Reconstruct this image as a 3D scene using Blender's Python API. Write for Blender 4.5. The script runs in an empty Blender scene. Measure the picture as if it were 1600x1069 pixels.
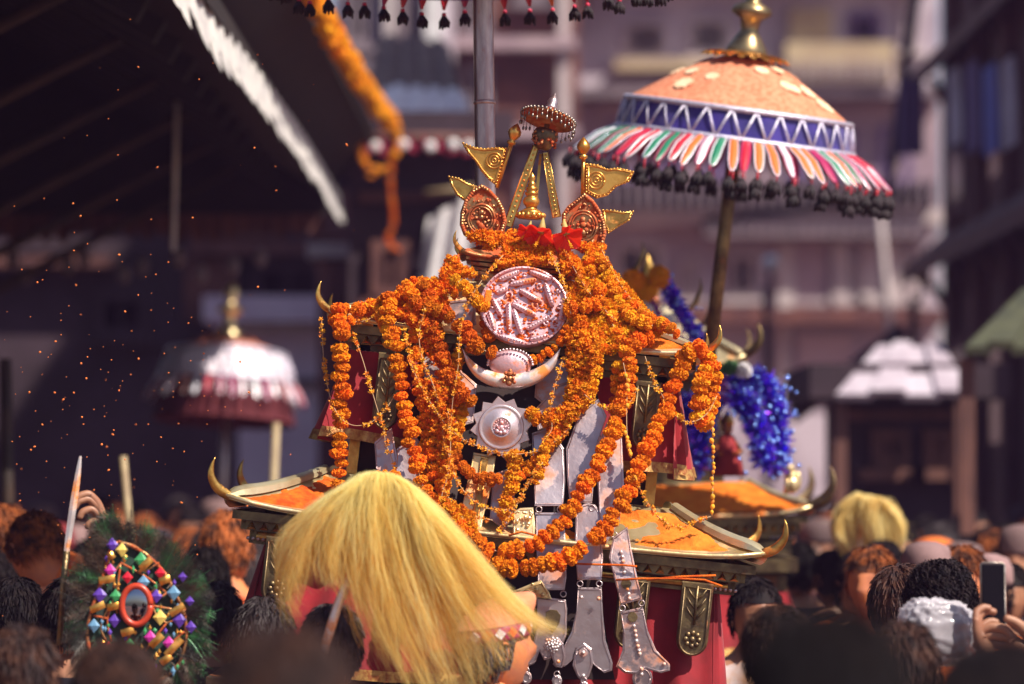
import bpy, math, random
import numpy as np
from mathutils import Vector, Matrix, noise
R = math.radians
random.seed(7)
sc = bpy.context.scene
C = sc.collection
PI = math.pi
# ------------------------------------------------------------------ camera
K = 0.00018            # tangent per photo pixel (125 mm lens)
CAMZ, HORIZON = 2.0, 750.0
cam_d = bpy.data.cameras.new('camera'); cam = bpy.data.objects.new('camera', cam_d); C.objects.link(cam)
cam.location = (0, 0, CAMZ); cam.rotation_euler = (R(90 + 2.23), 0, 0)
cam_d.lens = 125; cam_d.sensor_width = 36; cam_d.clip_start = 0.1; cam_d.clip_end = 2000
cam_d.dof.use_dof = True; cam_d.dof.focus_distance = 10.05; cam_d.dof.aperture_fstop = 1.8
sc.camera = cam
# ------------------------------------------------------------------ world and sun
SUN_EL, SUN_AZ = 50.0, 52.0      # azimuth: degrees to the right of the camera's back
sx, sy = math.sin(R(SUN_AZ)), -math.cos(R(SUN_AZ))
world = bpy.data.worlds.new('World'); sc.world = world; world.use_nodes = True
wn = world.node_tree.nodes; wl = world.node_tree.links
sky = wn.new('ShaderNodeTexSky'); sky.sky_type = 'NISHITA'; sky.sun_disc = False
sky.sun_elevation = R(SUN_EL); sky.sun_rotation = math.atan2(sx, sy)
sky.air_density = 1.0; sky.dust_density = 1.5; sky.ozone_density = 2.0
bg = wn['Background']; bg.inputs['Strength'].default_value = 0.068
wl.new(sky.outputs['Color'], bg.inputs['Color'])
sun_d = bpy.data.lights.new('sun', 'SUN'); sun_d.energy = 5.0; sun_d.angle = R(0.5); sun_d.color = (1.0, 0.91, 0.78)
sun = bpy.data.objects.new('sun', sun_d); C.objects.link(sun)
sdir = Vector((sx*math.cos(R(SUN_EL)), sy*math.cos(R(SUN_EL)), math.sin(R(SUN_EL))))
sun.rotation_euler = sdir.to_track_quat('Z', 'Y').to_euler(); sun.location = (8, -6, 12)
sc.view_settings.view_transform = 'Standard'; sc.view_settings.look = 'None'
sc.view_settings.exposure = 0.66; sc.view_settings.gamma = 1.0; sc.view_settings.use_curve_mapping = False
sc.cycles.use_denoising = True
sc.cycles.max_bounces = 6; sc.cycles.transparent_max_bounces = 20
sc.cycles.sample_clamp_indirect = 6

def D(px, py, Y):
    """world point seen at photo pixel (px, py) at distance Y"""
    return Vector(((px-800)*K*Y, Y, CAMZ + (HORIZON-py)*K*Y))

# ------------------------------------------------------------------ materials
def mat(name, c1, c2=None, scale=6.0, rough=.5, metal=0.0, bump=0.0, bscale=60.0, dust=None, rnd=0.0,
        trans=0.0, sheen=0.0, stretch=None, lo=.4, hi=.6, detail=4, alpha=None, coat=0, clear=0, spec=None, huev=0.0, bdist=.004):
    m = bpy.data.materials.new(name); m.use_nodes = True
    nt = m.node_tree; N = nt.nodes; L = nt.links
    b = N['Principled BSDF']
    tc = N.new('ShaderNodeTexCoord'); mp = N.new('ShaderNodeMapping')
    L.new(tc.outputs['Object'], mp.inputs['Vector'])
    if stretch: mp.inputs['Scale'].default_value = stretch
    oi = N.new('ShaderNodeObjectInfo')
    off = N.new('ShaderNodeVectorMath'); off.operation = 'ADD'
    sc_ = N.new('ShaderNodeMath'); sc_.operation = 'MULTIPLY'; sc_.inputs[1].default_value = 17.3
    L.new(oi.outputs['Random'], sc_.inputs[0]); L.new(mp.outputs[0], off.inputs[0]); L.new(sc_.outputs[0], off.inputs[1])
    col = None
    def noise_fac(s, lo_, hi_, det=detail):
        n = N.new('ShaderNodeTexNoise'); n.inputs['Scale'].default_value = s; n.inputs['Detail'].default_value = det
        n.inputs['Roughness'].default_value = .62
        L.new(off.outputs[0], n.inputs['Vector'])
        r = N.new('ShaderNodeMapRange'); r.inputs['From Min'].default_value = lo_; r.inputs['From Max'].default_value = hi_
        L.new(n.outputs['Fac'], r.inputs['Value']); return r.outputs[0], n.outputs['Fac']
    def mix(fac, a, bcol):
        mx = N.new('ShaderNodeMix'); mx.data_type = 'RGBA'
        if hasattr(fac, 'node'): L.new(fac, mx.inputs[0])
        else: mx.inputs[0].default_value = fac
        for i, v in ((6, a), (7, bcol)):
            if hasattr(v, 'node'): L.new(v, mx.inputs[i])
            else: mx.inputs[i].default_value = (*v, 1)
        return mx.outputs[2]
    base = c1
    if c2 is not None:
        f, _ = noise_fac(scale, lo, hi); base = mix(f, c1, c2)
    if rnd or huev:
        h = N.new('ShaderNodeHueSaturation')
        if hasattr(base, 'node'): L.new(base, h.inputs['Color'])
        else: h.inputs['Color'].default_value = (*base, 1)
        r = N.new('ShaderNodeMapRange'); L.new(oi.outputs['Random'], r.inputs['Value'])
        r.inputs['To Min'].default_value = 1-rnd; r.inputs['To Max'].default_value = 1+rnd
        L.new(r.outputs[0], h.inputs['Value'])
        if huev:
            wn_ = N.new('ShaderNodeTexWhiteNoise'); wn_.noise_dimensions = '1D'; L.new(oi.outputs['Random'], wn_.inputs['W'])
            r2 = N.new('ShaderNodeMapRange'); L.new(wn_.outputs['Value'], r2.inputs['Value'])
            r2.inputs['To Min'].default_value = .5-huev; r2.inputs['To Max'].default_value = .5+huev
            L.new(r2.outputs[0], h.inputs['Hue'])
        base = h.outputs[0]
    rsock = None
    b.inputs['Roughness'].default_value = rough; b.inputs['Metallic'].default_value = metal
    if dust:   # settled powder: (colour, noise scale, lo, hi)
        dc, ds, dlo, dhi = dust
        f, _ = noise_fac(ds, dlo, dhi, 7)
        base = mix(f, base, dc)
        inv = N.new('ShaderNodeMapRange'); L.new(f, inv.inputs['Value']); inv.inputs['To Min'].default_value = metal; inv.inputs['To Max'].default_value = 0
        L.new(inv.outputs[0], b.inputs['Metallic'])
        rr = N.new('ShaderNodeMapRange'); L.new(f, rr.inputs['Value']); rr.inputs['To Min'].default_value = rough; rr.inputs['To Max'].default_value = .95
        L.new(rr.outputs[0], b.inputs['Roughness'])
    if hasattr(base, 'node'): L.new(base, b.inputs['Base Color'])
    else: b.inputs['Base Color'].default_value = (*base, 1)
    if spec is not None: b.inputs['Specular IOR Level'].default_value = spec
    if sheen: b.inputs['Sheen Weight'].default_value = sheen
    if coat: b.inputs['Coat Weight'].default_value = coat
    if alpha is not None: b.inputs['Alpha'].default_value = alpha
    if bump:
        _, nf = noise_fac(bscale, .4, .6, 5)
        bp = N.new('ShaderNodeBump'); bp.inputs['Strength'].default_value = bump; bp.inputs['Distance'].default_value = bdist
        L.new(nf, bp.inputs['Height']); L.new(bp.outputs[0], b.inputs['Normal'])
    if trans:
        t = N.new('ShaderNodeBsdfTranslucent'); ms = N.new('ShaderNodeMixShader'); ms.inputs[0].default_value = trans
        if hasattr(base, 'node'): L.new(base, t.inputs['Color'])
        else: t.inputs['Color'].default_value = (*base, 1)
        L.new(b.outputs[0], ms.inputs[1]); L.new(t.outputs[0], ms.inputs[2]); L.new(ms.outputs[0], N['Material Output'].inputs['Surface'])
        if clear:   # sub-pixel fibres let part of the light pass between them
            t2 = N.new('ShaderNodeBsdfTransparent'); m2 = N.new('ShaderNodeMixShader'); m2.inputs[0].default_value = clear
            L.new(ms.outputs[0], m2.inputs[1]); L.new(t2.outputs[0], m2.inputs[2]); L.new(m2.outputs[0], N['Material Output'].inputs['Surface'])
    return m

POW = (.80, .20, .022)
M = dict(
 antique_brass=mat('antique_brass', (.46,.34,.17), (.24,.17,.09), 14, .34, .9, .2, 60),
 cap_dull=mat('dull_cap_cloth', (.22,.13,.13), (.14,.08,.08), 8, .85, rnd=.4),
 gold=mat('aged_gold', (.78,.47,.13), (.50,.24,.06), 14, .3, 1, .25, 90, dust=(POW, 11, .56, .66)),
 gold_clean=mat('gold_clean', (.86,.46,.11), (.58,.25,.045), 14, .30, .85, .2, 60, dust=((.5,.2,.06), 12, .60, .8)),
 gold_pale=mat('gold_pale', (.90,.76,.46), (.74,.54,.26), 8, .36, .8, .3, 40, dust=(POW, 9, .54, .68)),
 ridge=mat('pale_brass_ridge', (.92,.80,.50), (.70,.54,.28), 7, .34, .8, .3, 30, dust=(POW, 7, .62, .75)),
 copper=mat('dusty_copper', (.62,.34,.15), (.34,.13,.06), 16, .38, 1, .35, 110, dust=((.48,.085,.02), 26, .47, .55)),
 silver=mat('dusty_silver', (.64,.54,.56), (.40,.28,.28), 7, .40, .88, .4, 12, lo=.3, hi=.7, bdist=.01, dust=((.66,.24,.11), 12, .50, .66)),
 silver_clean=mat('silver_sheet', (.66,.56,.58), (.40,.29,.30), 6, .36, .9, .35, 7, lo=.3, hi=.7, bdist=.01, dust=((.62,.24,.12), 9, .54, .70)),
 silver_pink=mat('silver_pink', (.74,.52,.58), (.66,.36,.38), 9, .45, .6, .35, 80, dust=((.76,.20,.07), 18, .53, .61)),
 silver_white=mat('silver_white', (.86,.80,.80), (.70,.56,.54), 6, .36, .65, .3, 30, dust=((.80,.27,.06), 10, .50, .60)),
 pewter=mat('old_pewter', (.40,.36,.33), (.22,.18,.16), 20, .4, 1, .3, 90),
 bronze=mat('dark_bronze', (.28,.20,.10), (.12,.08,.05), 12, .45, .9, .4, 60, dust=((.35,.12,.03), 12, .6, .75)),
 wood=mat('dark_wood', (.09,.045,.03), (.04,.02,.015), 10, .6, 0, .3, 60, dust=((.45,.12,.03), 9, .6, .72), stretch=(1,1,4)),
 steel=mat('stained_steel', (.58,.46,.46), (.38,.26,.27), 9, .34, .8, .15, 60, stretch=(3,3,.6), dust=((.40,.12,.05), 20, .62, .72)),
 red=mat('red_cloth', (.40,.006,.016), (.24,.003,.010), 5, .75, 0, .25, 300, sheen=.3, trans=.12),
 trim=mat('gold_trim', (.62,.38,.12), (.4,.14,.05), 60, .4, .6, .4, 200),
 inner=mat('unlit_interior', (.03,.012,.012), (.015,.006,.008), 9, .8),  # near-black colour stands in for the unlit inside of the bodies
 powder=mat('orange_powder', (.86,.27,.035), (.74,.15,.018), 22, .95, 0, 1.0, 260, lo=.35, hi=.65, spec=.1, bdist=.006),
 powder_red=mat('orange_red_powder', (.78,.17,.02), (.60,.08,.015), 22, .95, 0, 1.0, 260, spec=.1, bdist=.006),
 mari=mat('marigold', (.94,.31,.010), (.84,.17,.005), 60, .8, 0, .4, 500, rnd=.16, huev=.012, trans=.15, spec=.2),
 mari_y=mat('marigold_yellow', (.95,.46,.02), (.90,.30,.010), 60, .8, 0, .4, 500, rnd=.12, huev=.014, trans=.2, spec=.2),
 mari_p=mat('marigold_powdered', (.84,.21,.014), (.70,.12,.01), 80, .95, 0, .8, 700, rnd=.16, huev=.01, trans=.08, spec=.1),
 bud=mat('bud', (.94,.48,.03), (.84,.28,.012), 90, .7, 0, .3, 500, rnd=.2, huev=.02, trans=.15),
 thread=mat('thread', (.55,.35,.2), rough=.8),
 hib=mat('hibiscus_petal', (.92,.06,.025), (.80,.03,.015), 30, .5, 0, .4, 120, trans=.35),
 calyx=mat('calyx', (.62,.42,.13), (.42,.32,.09), 20, .6, trans=.2),
 yhair=mat('yellow_yak_hair', (.99,.90,.44), (.97,.80,.30), 5, .6, 0, 0, stretch=(1,1,.5), trans=.5, sheen=.3, clear=.5),
 yhair_tip=mat('orange_yak_hair', (.96,.70,.22), (.88,.52,.12), 5, .6, 0, 0, clear=.5, trans=.5, sheen=.3),  # more orange than the roots, mixed in towards the tips
 yhair_pale=mat('pale_yak_hair', (.97,.84,.44), (.90,.70,.28), 6, .6, 0, trans=.5, clear=.3),
 hair=mat('black_hair', (.007,.005,.008), (.016,.010,.011), 30, .7, 0, rnd=.35, spec=.12),
 hair_grey=mat('grey_dusted_hair', (.07,.055,.06), (.03,.02,.022), 24, .6, 0, rnd=.3, spec=.25),
 hair_brown=mat('powdered_hair', (.022,.013,.014), (.060,.024,.016), 24, .7, 0, rnd=.3, spec=.2),
 hair_or=mat('orange_powdered_hair', (.36,.10,.03), (.06,.025,.018), 24, .8, 0, rnd=.3, spec=.1),
 silver_rose=mat('rose_silver', (.78,.66,.70), (.66,.48,.50), 9, .36, .75, .25, 60, dust=((.72,.30,.18), 14, .58, .70)),
 skin=mat('skin', (.42,.20,.12), (.34,.14,.08), 12, .5, 0, .15, 120, rnd=.2),
 skin_pow=mat('powdered_skin', (.62,.20,.07), (.48,.16,.08), 14, .7, 0, .2, 120, rnd=.12),
 shirt_dark=mat('dark_shirt', (.035,.025,.045), (.02,.016,.03), 8, .85, 0, .3, 60, rnd=.5),
 shirt_or=mat('orange_shirt', (.66,.15,.02), (.42,.06,.015), 8, .9, 0, .4, 40, rnd=.2),
 red_dim=mat('shade_red_lining', (.10,.008,.014), rough=.85),  # red darkened to stand in for shade under the canopy
 shirt_red=mat('red_shirt', (.30,.02,.02), (.18,.01,.02), 8, .85, 0, .3, 50, rnd=.3),
 shirt_white=mat('dusty_white_shirt', (.52,.42,.42), (.50,.25,.14), 8, .85, 0, .3, 50, rnd=.2),
 trouser=mat('trousers', (.03,.03,.045), rough=.85, rnd=.4),
 tassel=mat('black_tassel', (.010,.006,.010), (.02,.008,.014), 40, .8, 0, .5, 300),
 pinkbead=mat('pink_bead', (.55,.02,.07), rough=.5),
 blue=mat('royal_blue_cloth', (.030,.010,.25), (.015,.006,.15), 6, .45, 0, .2, 80, sheen=.4),
 lace=mat('silver_lace', (.70,.66,.78), (.50,.46,.62), 90, .3, .5, .5, 300),
 orange_cloth=mat('orange_canopy', (.74,.30,.17), (.58,.17,.08), 60, .8, 0, .4, 200, trans=.1),
 rib_red=mat('ribbon_red', (.45,.01,.03), rough=.4), rib_mag=mat('ribbon_magenta', (.34,.01,.09), rough=.4),
 rib_green=mat('ribbon_green', (.01,.17,.09), rough=.4), rib_or=mat('ribbon_orange', (.70,.14,.02), rough=.4),
 rib_white=mat('ribbon_white', (.72,.70,.76), rough=.3, metal=.2), rib_pur=mat('ribbon_purple', (.10,.03,.28), rough=.4),
 tinsel=mat('blue_tinsel', (.14,.14,1.0), (.36,.07,.90), 40, .13, .85, rnd=.1),
 tinsel_p=mat('pink_tinsel', (.6,.10,.62), (.75,.45,.8), 40, .18, .8),
 green=mat('leaf_green', (.02,.14,.03), (.03,.08,.02), 20, .5),
 white=mat('white_paint', (.74,.72,.74), (.6,.56,.58), 9, .7, 0, .2, 30),
)
# ------------------------------------------------------------------ mesh builder
class MB:
    def __init__(s): s.v=[]; s.f=[]; s.mi=[]; s.cur=0
    def add(s, vs, fs):
        o = len(s.v); s.v.extend(vs); s.f.extend([tuple(i+o for i in f) for f in fs]); s.mi.extend([s.cur]*len(fs))
    def box(s, c, d, Mx=None, bev=0):
        cx,cy,cz=c; a,b,e=d[0]/2,d[1]/2,d[2]/2
        if bev <= 0:
            vs=[Vector((cx+i*a,cy+j*b,cz+k*e)) for i in(-1,1) for j in(-1,1) for k in(-1,1)]
            fs=[(0,1,3,2),(4,6,7,5),(0,4,5,1),(2,3,7,6),(0,2,6,4),(1,5,7,3)]
        else:   # chamfer the four vertical-axis edges and the caps
            q=[]
            for (zz,inn) in ((-e,bev),(-e+bev,0),(e-bev,0),(e,bev)):
                A,B=a-inn,b-inn; t=bev
                q.append([(A,-B+t),(A,B-t),(A-t,B),(-A+t,B),(-A,B-t),(-A,-B+t),(-A+t,-B),(A-t,-B)]); q[-1]=[(cx+x,cy+y,cz+zz) for x,y in q[-1]]
            vs=[Vector(p) for r in q for p in r]; fs=[]
            for k in range(3):
                for i in range(8): fs.append((k*8+i,k*8+(i+1)%8,(k+1)*8+(i+1)%8,(k+1)*8+i))
            fs.append(tuple(reversed(range(8)))); fs.append(tuple(range(24,32)))
        if Mx is not None: vs=[Mx@v for v in vs]
        s.add(vs,fs)
    def tube(s, pts, rad, n=8, flat=1.0, up=None, cap=True):
        pts=[Vector(p) for p in pts]; m=len(pts)
        if not hasattr(rad,'__len__'): rad=[rad]*m
        prev=Vector(up) if up is not None else None; vs=[]; fs=[]
        for i,p in enumerate(pts):
            t=(pts[min(i+1,m-1)]-pts[max(i-1,0)])
            if t.length<1e-9: t=Vector((0,0,1))
            t.normalize()
            if prev is None: prev=Vector((0,0,1)) if abs(t.z)<.9 else Vector((1,0,0))
            a=prev-t*prev.dot(t)
            if a.length<1e-6: a=t.orthogonal()
            a.normalize(); prev=a; b=t.cross(a)
            for k in range(n):
                an=2*PI*k/n; vs.append(p+a*(math.cos(an)*rad[i]*flat)+b*(math.sin(an)*rad[i]))
        for i in range(m-1):
            for k in range(n): fs.append((i*n+k,i*n+(k+1)%n,(i+1)*n+(k+1)%n,(i+1)*n+k))
        if cap: fs.append(tuple(reversed(range(n)))); fs.append(tuple((m-1)*n+k for k in range(n)))
        s.add(vs,fs)
    def lathe(s, prof, n=20, Mx=None, sx=1, sy=1):
        vs=[];fs=[]
        for r,z in prof:
            for k in range(n):
                a=2*PI*k/n; vs.append(Vector((r*math.cos(a)*sx,r*math.sin(a)*sy,z)))
        for i in range(len(prof)-1):
            for k in range(n): fs.append((i*n+k,i*n+(k+1)%n,(i+1)*n+(k+1)%n,(i+1)*n+k))
        if prof[0][0]>1e-5: fs.append(tuple(reversed(range(n))))
        if prof[-1][0]>1e-5: fs.append(tuple((len(prof)-1)*n+k for k in range(n)))
        if Mx is not None: vs=[Mx@v for v in vs]
        s.add(vs,fs)
    def ball(s, c, r, n=10, m=6, Mx=None):
        if not hasattr(r,'__len__'): r=(r,r,r)
        c=Vector(c); vs=[c+Vector((0,0,-r[2]))]; fs=[]
        for j in range(1,m):
            ph=-PI/2+PI*j/m
            for k in range(n):
                a=2*PI*k/n; vs.append(c+Vector((r[0]*math.cos(ph)*math.cos(a),r[1]*math.cos(ph)*math.sin(a),r[2]*math.sin(ph))))
        vs.append(c+Vector((0,0,r[2]))); T=len(vs)-1
        for k in range(n):
            fs.append((0,1+(k+1)%n,1+k)); b=1+(m-2)*n; fs.append((T,b+k,b+(k+1)%n))
        for j in range(m-2):
            for k in range(n): fs.append((1+j*n+k,1+j*n+(k+1)%n,1+(j+1)*n+(k+1)%n,1+(j+1)*n+k))
        if Mx is not None: vs=[Mx@v for v in vs]
        s.add(vs,fs)
    def grid(s, fn, nu, nv, cu=False):
        vs=[Vector(fn(i/(nu if cu else nu-1), j/(nv-1))) for j in range(nv) for i in range(nu)]; fs=[]
        for j in range(nv-1):
            for i in range(nu if cu else nu-1): fs.append((j*nu+i,j*nu+(i+1)%nu,(j+1)*nu+(i+1)%nu,(j+1)*nu+i))
        s.add(vs,fs)
    def plate(s, front, back, inset=0.0):
        """front / back: matching outline loops of 3D points; chamfered rim"""
        n=len(front); c=sum((Vector(p) for p in front),Vector())/n
        fr=[Vector(p) for p in front]; bk=[Vector(p) for p in back]
        d=(fr[0]-bk[0])
        if inset:
            mid=[p-d*.4 for p in fr]; fr=[p+(c-p)*min(.5,inset/max((c-p).length,1e-4)) for p in fr]
            vs=fr+mid+bk; fs=[tuple(range(n)),tuple(reversed(range(2*n,3*n)))]
            for k in range(n):
                j=(k+1)%n; fs.append((k,n+k,n+j,j)); fs.append((n+k,2*n+k,2*n+j,n+j))
        else:
            vs=fr+bk; fs=[tuple(range(n)),tuple(reversed(range(n,2*n)))]
            for k in range(n): fs.append((k,n+k,n+(k+1)%n,(k+1)%n))
        s.add(vs,fs)
    def mesh(s, name, mats, smooth=True, mtx=None):
        me=bpy.data.meshes.new(name)
        vs=[tuple(mtx@Vector(v)) for v in s.v] if mtx is not None else [tuple(v) for v in s.v]
        me.from_pydata(vs,[],s.f)
        if not isinstance(mats,(list,tuple)): mats=[mats]
        for q in mats: me.materials.append(q)
        me.polygons.foreach_set('material_index', s.mi)
        me.polygons.foreach_set('use_smooth', [smooth]*len(s.f)); me.update(); return me
    def build(s, name, mats, parent=None, smooth=True, mtx=None, sharp=None):
        me=s.mesh(name,mats,smooth,mtx)
        if sharp: me.set_sharp_from_angle(angle=R(sharp))
        return link(name, me, parent)
def link(name, me, parent=None, mw=None):
    o=bpy.data.objects.new(name, me); C.objects.link(o)
    if parent is not None: o.parent=parent
    if mw is not None: o.matrix_local=mw
    return o
def tag(o, label=None, cat=None, group=None, kind=None):
    if label: o['label']=label
    if cat: o['category']=cat
    if group: o['group']=group
    if kind: o['kind']=kind
    return o
def empty(name, loc, label, cat, group=None, rot=(0,0,0)):
    o=bpy.data.objects.new(name,None); C.objects.link(o); o.location=loc; o.rotation_euler=rot; o.empty_display_size=.1
    return tag(o,label,cat,group)
def copy_tree(o, parent=None):
    c=o.copy(); C.objects.link(c); c.parent=parent
    for ch in list(o.children): copy_tree(ch,c)
    return c
def mloc(o):
    return Matrix.LocRotScale(o.location,o.rotation_euler,o.scale)
def cr(pts, n):
    """Catmull-Rom resample to n points"""
    P=[Vector(p) for p in pts]
    if len(P)<3: return [P[0].lerp(P[-1],i/(n-1)) for i in range(n)]
    P=[P[0]*2-P[1]]+P+[P[-1]*2-P[-2]]; out=[]; segs=len(P)-3
    for i in range(n):
        t=i/(n-1)*segs; k=min(int(t),segs-1); u=t-k; a,b,c,d=P[k:k+4]
        out.append(.5*((2*b)+(-a+c)*u+(2*a-5*b+4*c-d)*u*u+(-a+3*b-3*c+d)*u*u*u))
    return out
def even(pts, step):
    """points at even arc spacing along a smooth path -> (point, tangent)"""
    Q=cr(pts, max(40,len(pts)*16)); out=[]; acc=0.0
    for a,b in zip(Q,Q[1:]):
        l=(b-a).length
        while acc<=l and l>0:
            out.append((a.lerp(b,acc/l),(b-a).normalized())); acc+=step
        acc-=l
    return out

# ------------------------------------------------------------------ dusty air, tinted violet to lift the shade towards purple
hz=MB(); hz.box((0,64,8.5),(90,136,19)); hzo=hz.mesh('haze',[]); hzo.materials.clear()
hm=bpy.data.materials.new('dusty_air'); hm.use_nodes=True; hm.node_tree.nodes.remove(hm.node_tree.nodes['Principled BSDF'])
pv=hm.node_tree.nodes.new('ShaderNodeVolumePrincipled'); pv.inputs['Color'].default_value=(.66,.38,.90,1); pv.inputs['Density'].default_value=0.0014; pv.inputs['Anisotropy'].default_value=.2
hm.node_tree.links.new(pv.outputs[0],hm.node_tree.nodes['Material Output'].inputs['Volume']); hzo.materials.append(hm)
hzo=bpy.data.objects.new('haze',hzo); C.objects.link(hzo); tag(hzo,'thin dusty air tinted lilac to lift the shade over the crowded square','haze',kind='stuff')
# ================================================================== SETTING
MS = dict(
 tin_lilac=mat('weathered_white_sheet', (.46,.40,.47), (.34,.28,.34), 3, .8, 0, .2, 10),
 lit_lilac=mat('lit_lilac_wall', (.85,.72,.88), (.70,.56,.72), 1.2, .9, 0, .2, 8),  # wall colour raised to stand in for sunlight on it
 ground=mat('stone_paving', (.16,.11,.10), (.10,.07,.07), 3, .9, 0, .4, 20, dust=((.5,.14,.03), 1.3, .5, .65)),
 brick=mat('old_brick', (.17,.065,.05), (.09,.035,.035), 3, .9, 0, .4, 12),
 brick_dk=mat('dark_brick', (.050,.028,.042), (.030,.016,.024), 2, .9, 0, .3, 12),  # brick darkened to stand in for shade on the left houses
 brick_md=mat('shaded_brick', (.14,.055,.045), (.08,.03,.03), 2, .9, 0, .3, 12),  # copy of the brick with shade put into its colour
 plaster=mat('shade_lilac_plaster', (.50,.43,.50), (.34,.28,.34), 1.2, .9, 0, .2, 8),  # lilac tint stands in for purple shade on the far facades
 plaster_p=mat('pink_plaster', (.42,.31,.34), (.28,.20,.24), 1.0, .9, 0, .2, 8),
 beige=mat('beige_plaster', (.54,.47,.47), (.42,.34,.36), 1.1, .9, 0, .2, 8),
 yellow=mat('yellow_paint', (.46,.36,.22), (.38,.28,.18), 2, .8, 0, .2, 8),
 glass=mat('window_glass', (.02,.02,.035), rough=.12, metal=0, spec=.6),
 cyan=mat('cyan_panel', (.05,.30,.48), (.04,.22,.36), 3, .5),
 purple=mat('purple_frame', (.13,.08,.20), rough=.7),
 woodr=mat('red_brown_timber', (.15,.058,.042), (.08,.03,.025), 4, .75, 0, .4, 20, stretch=(3,3,.6)),
 roof_dk=mat('dark_roof', (.016,.009,.009), (.010,.005,.006), 5, .8, 0, .3, 20),
 strut=mat('roof_strut', (.045,.02,.01), (.02,.01,.006), 6, .7, 0, .3, 20),
 tin=mat('tin_sheet', (.92,.84,.86), (.78,.68,.72), 3, .7, 0, .2, 10),
 tile=mat('clay_tile', (.26,.17,.13), (.15,.09,.08), 6, .85, 0, .5, 20),
 slate=mat('grey_slate', (.22,.17,.20), (.14,.11,.13), 3, .8),
 val=mat('white_valance', (.78,.75,.72), (.60,.57,.58), 9, .85, 0, .3, 40, trans=.25),
 pinkc=mat('crimson_valance', (.42,.03,.08), (.30,.02,.06), 6, .7, 0, .2, 40, trans=.15),
 olive=mat('olive_green_tin', (.07,.075,.04), (.045,.05,.03), 4, .6),
 bamboo=mat('bamboo', (.42,.32,.18), (.30,.21,.12), 9, .6),
 lamp=mat('white_glass_globe', (.80,.78,.80), rough=.25), lampy=mat('amber_globe', (.80,.52,.22), rough=.25),
 bluep=mat('blue_pole_paint', (.10,.11,.40), rough=.6),
 cable=mat('black_cable', (.01,.008,.012), rough=.7),
)
b=MB(); b.grid(lambda u,v:(-150+300*u,-20+270*v,0),40,40); tag(b.build('ground',MS['ground'],smooth=False),'orange dusted stone paving of the square under the crowd','ground',kind='structure')

def window(root, x, z, w, h, y, fm, gm, mull=1):
    f=MB(); t=.07
    f.box((x-w/2+t/2,y,z),(t,.1,h)); f.box((x+w/2-t/2,y,z),(t,.1,h)); f.box((x,y,z+h/2-t/2),(w-2*t-.004,.1,t)); f.box((x,y,z-h/2+t/2),(w-2*t-.004,.1,t))
    for k in range(mull): f.box((x-w/2+w*(k+1)/(mull+1),y+.01,z),(.04,.06,h-2*t-.004))
    fo=f.build('window',fm,root,smooth=False); g=MB(); g.box((x,y+.04,z),(w-2*t,.02,h-2*t)); g.build('pane',gm,fo,smooth=False)
    s=MB(); s.box((x,y-.05,z-h/2-.04),(w+.16,.16,.07)); s.build('sill',fm,fo,smooth=False)

def facade(label, px0, px1, rtop, Y, depth, wall_m, floors, name='town_house', extra=None):
    """a building whose front stands at distance Y, spanning the photo columns px0..px1 up to row rtop"""
    x0,x1=(px0-800)*K*Y,(px1-800)*K*Y; h=CAMZ+(HORIZON-rtop)*K*Y; cx=(x0+x1)/2; w=x1-x0
    root=empty(name,(cx,Y,0),label,'building')
    m=MB(); m.box((0,depth/2,h/2),(w,depth,h)); m.build('wall',wall_m,root,smooth=False)
    r=MB(); r.box((0,depth/2-.1,h+.11),(w+.5,depth+.5,.2)); r.build('parapet',wall_m,root,smooth=False)
    for it in floors:
        k=it[0]
        if k=='band':       # row0,row1,px0,px1,material,proud
            _,r0,r1,a,bb,mt,pr=it[:7]; z0=CAMZ+(HORIZON-r1)*K*Y; z1=CAMZ+(HORIZON-r0)*K*Y; xa,xb=(a-800)*K*Y-cx,(bb-800)*K*Y-cx
            q=MB(); q.box(((xa+xb)/2,-pr/2+.004,(z0+z1)/2),(xb-xa,pr,z1-z0)); q.build(it[7] if len(it)>7 else 'ledge',mt,root,smooth=False)
        if k=='win':        # centre px, row, width px, height px, frame, glass
            _,a,rr,ww,hh,fm,gm=it; window(root,(a-800)*K*Y-cx,CAMZ+(HORIZON-rr)*K*Y,ww*K*Y,hh*K*Y,-.03,fm,gm)
    return root
G=MS['glass']
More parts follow.
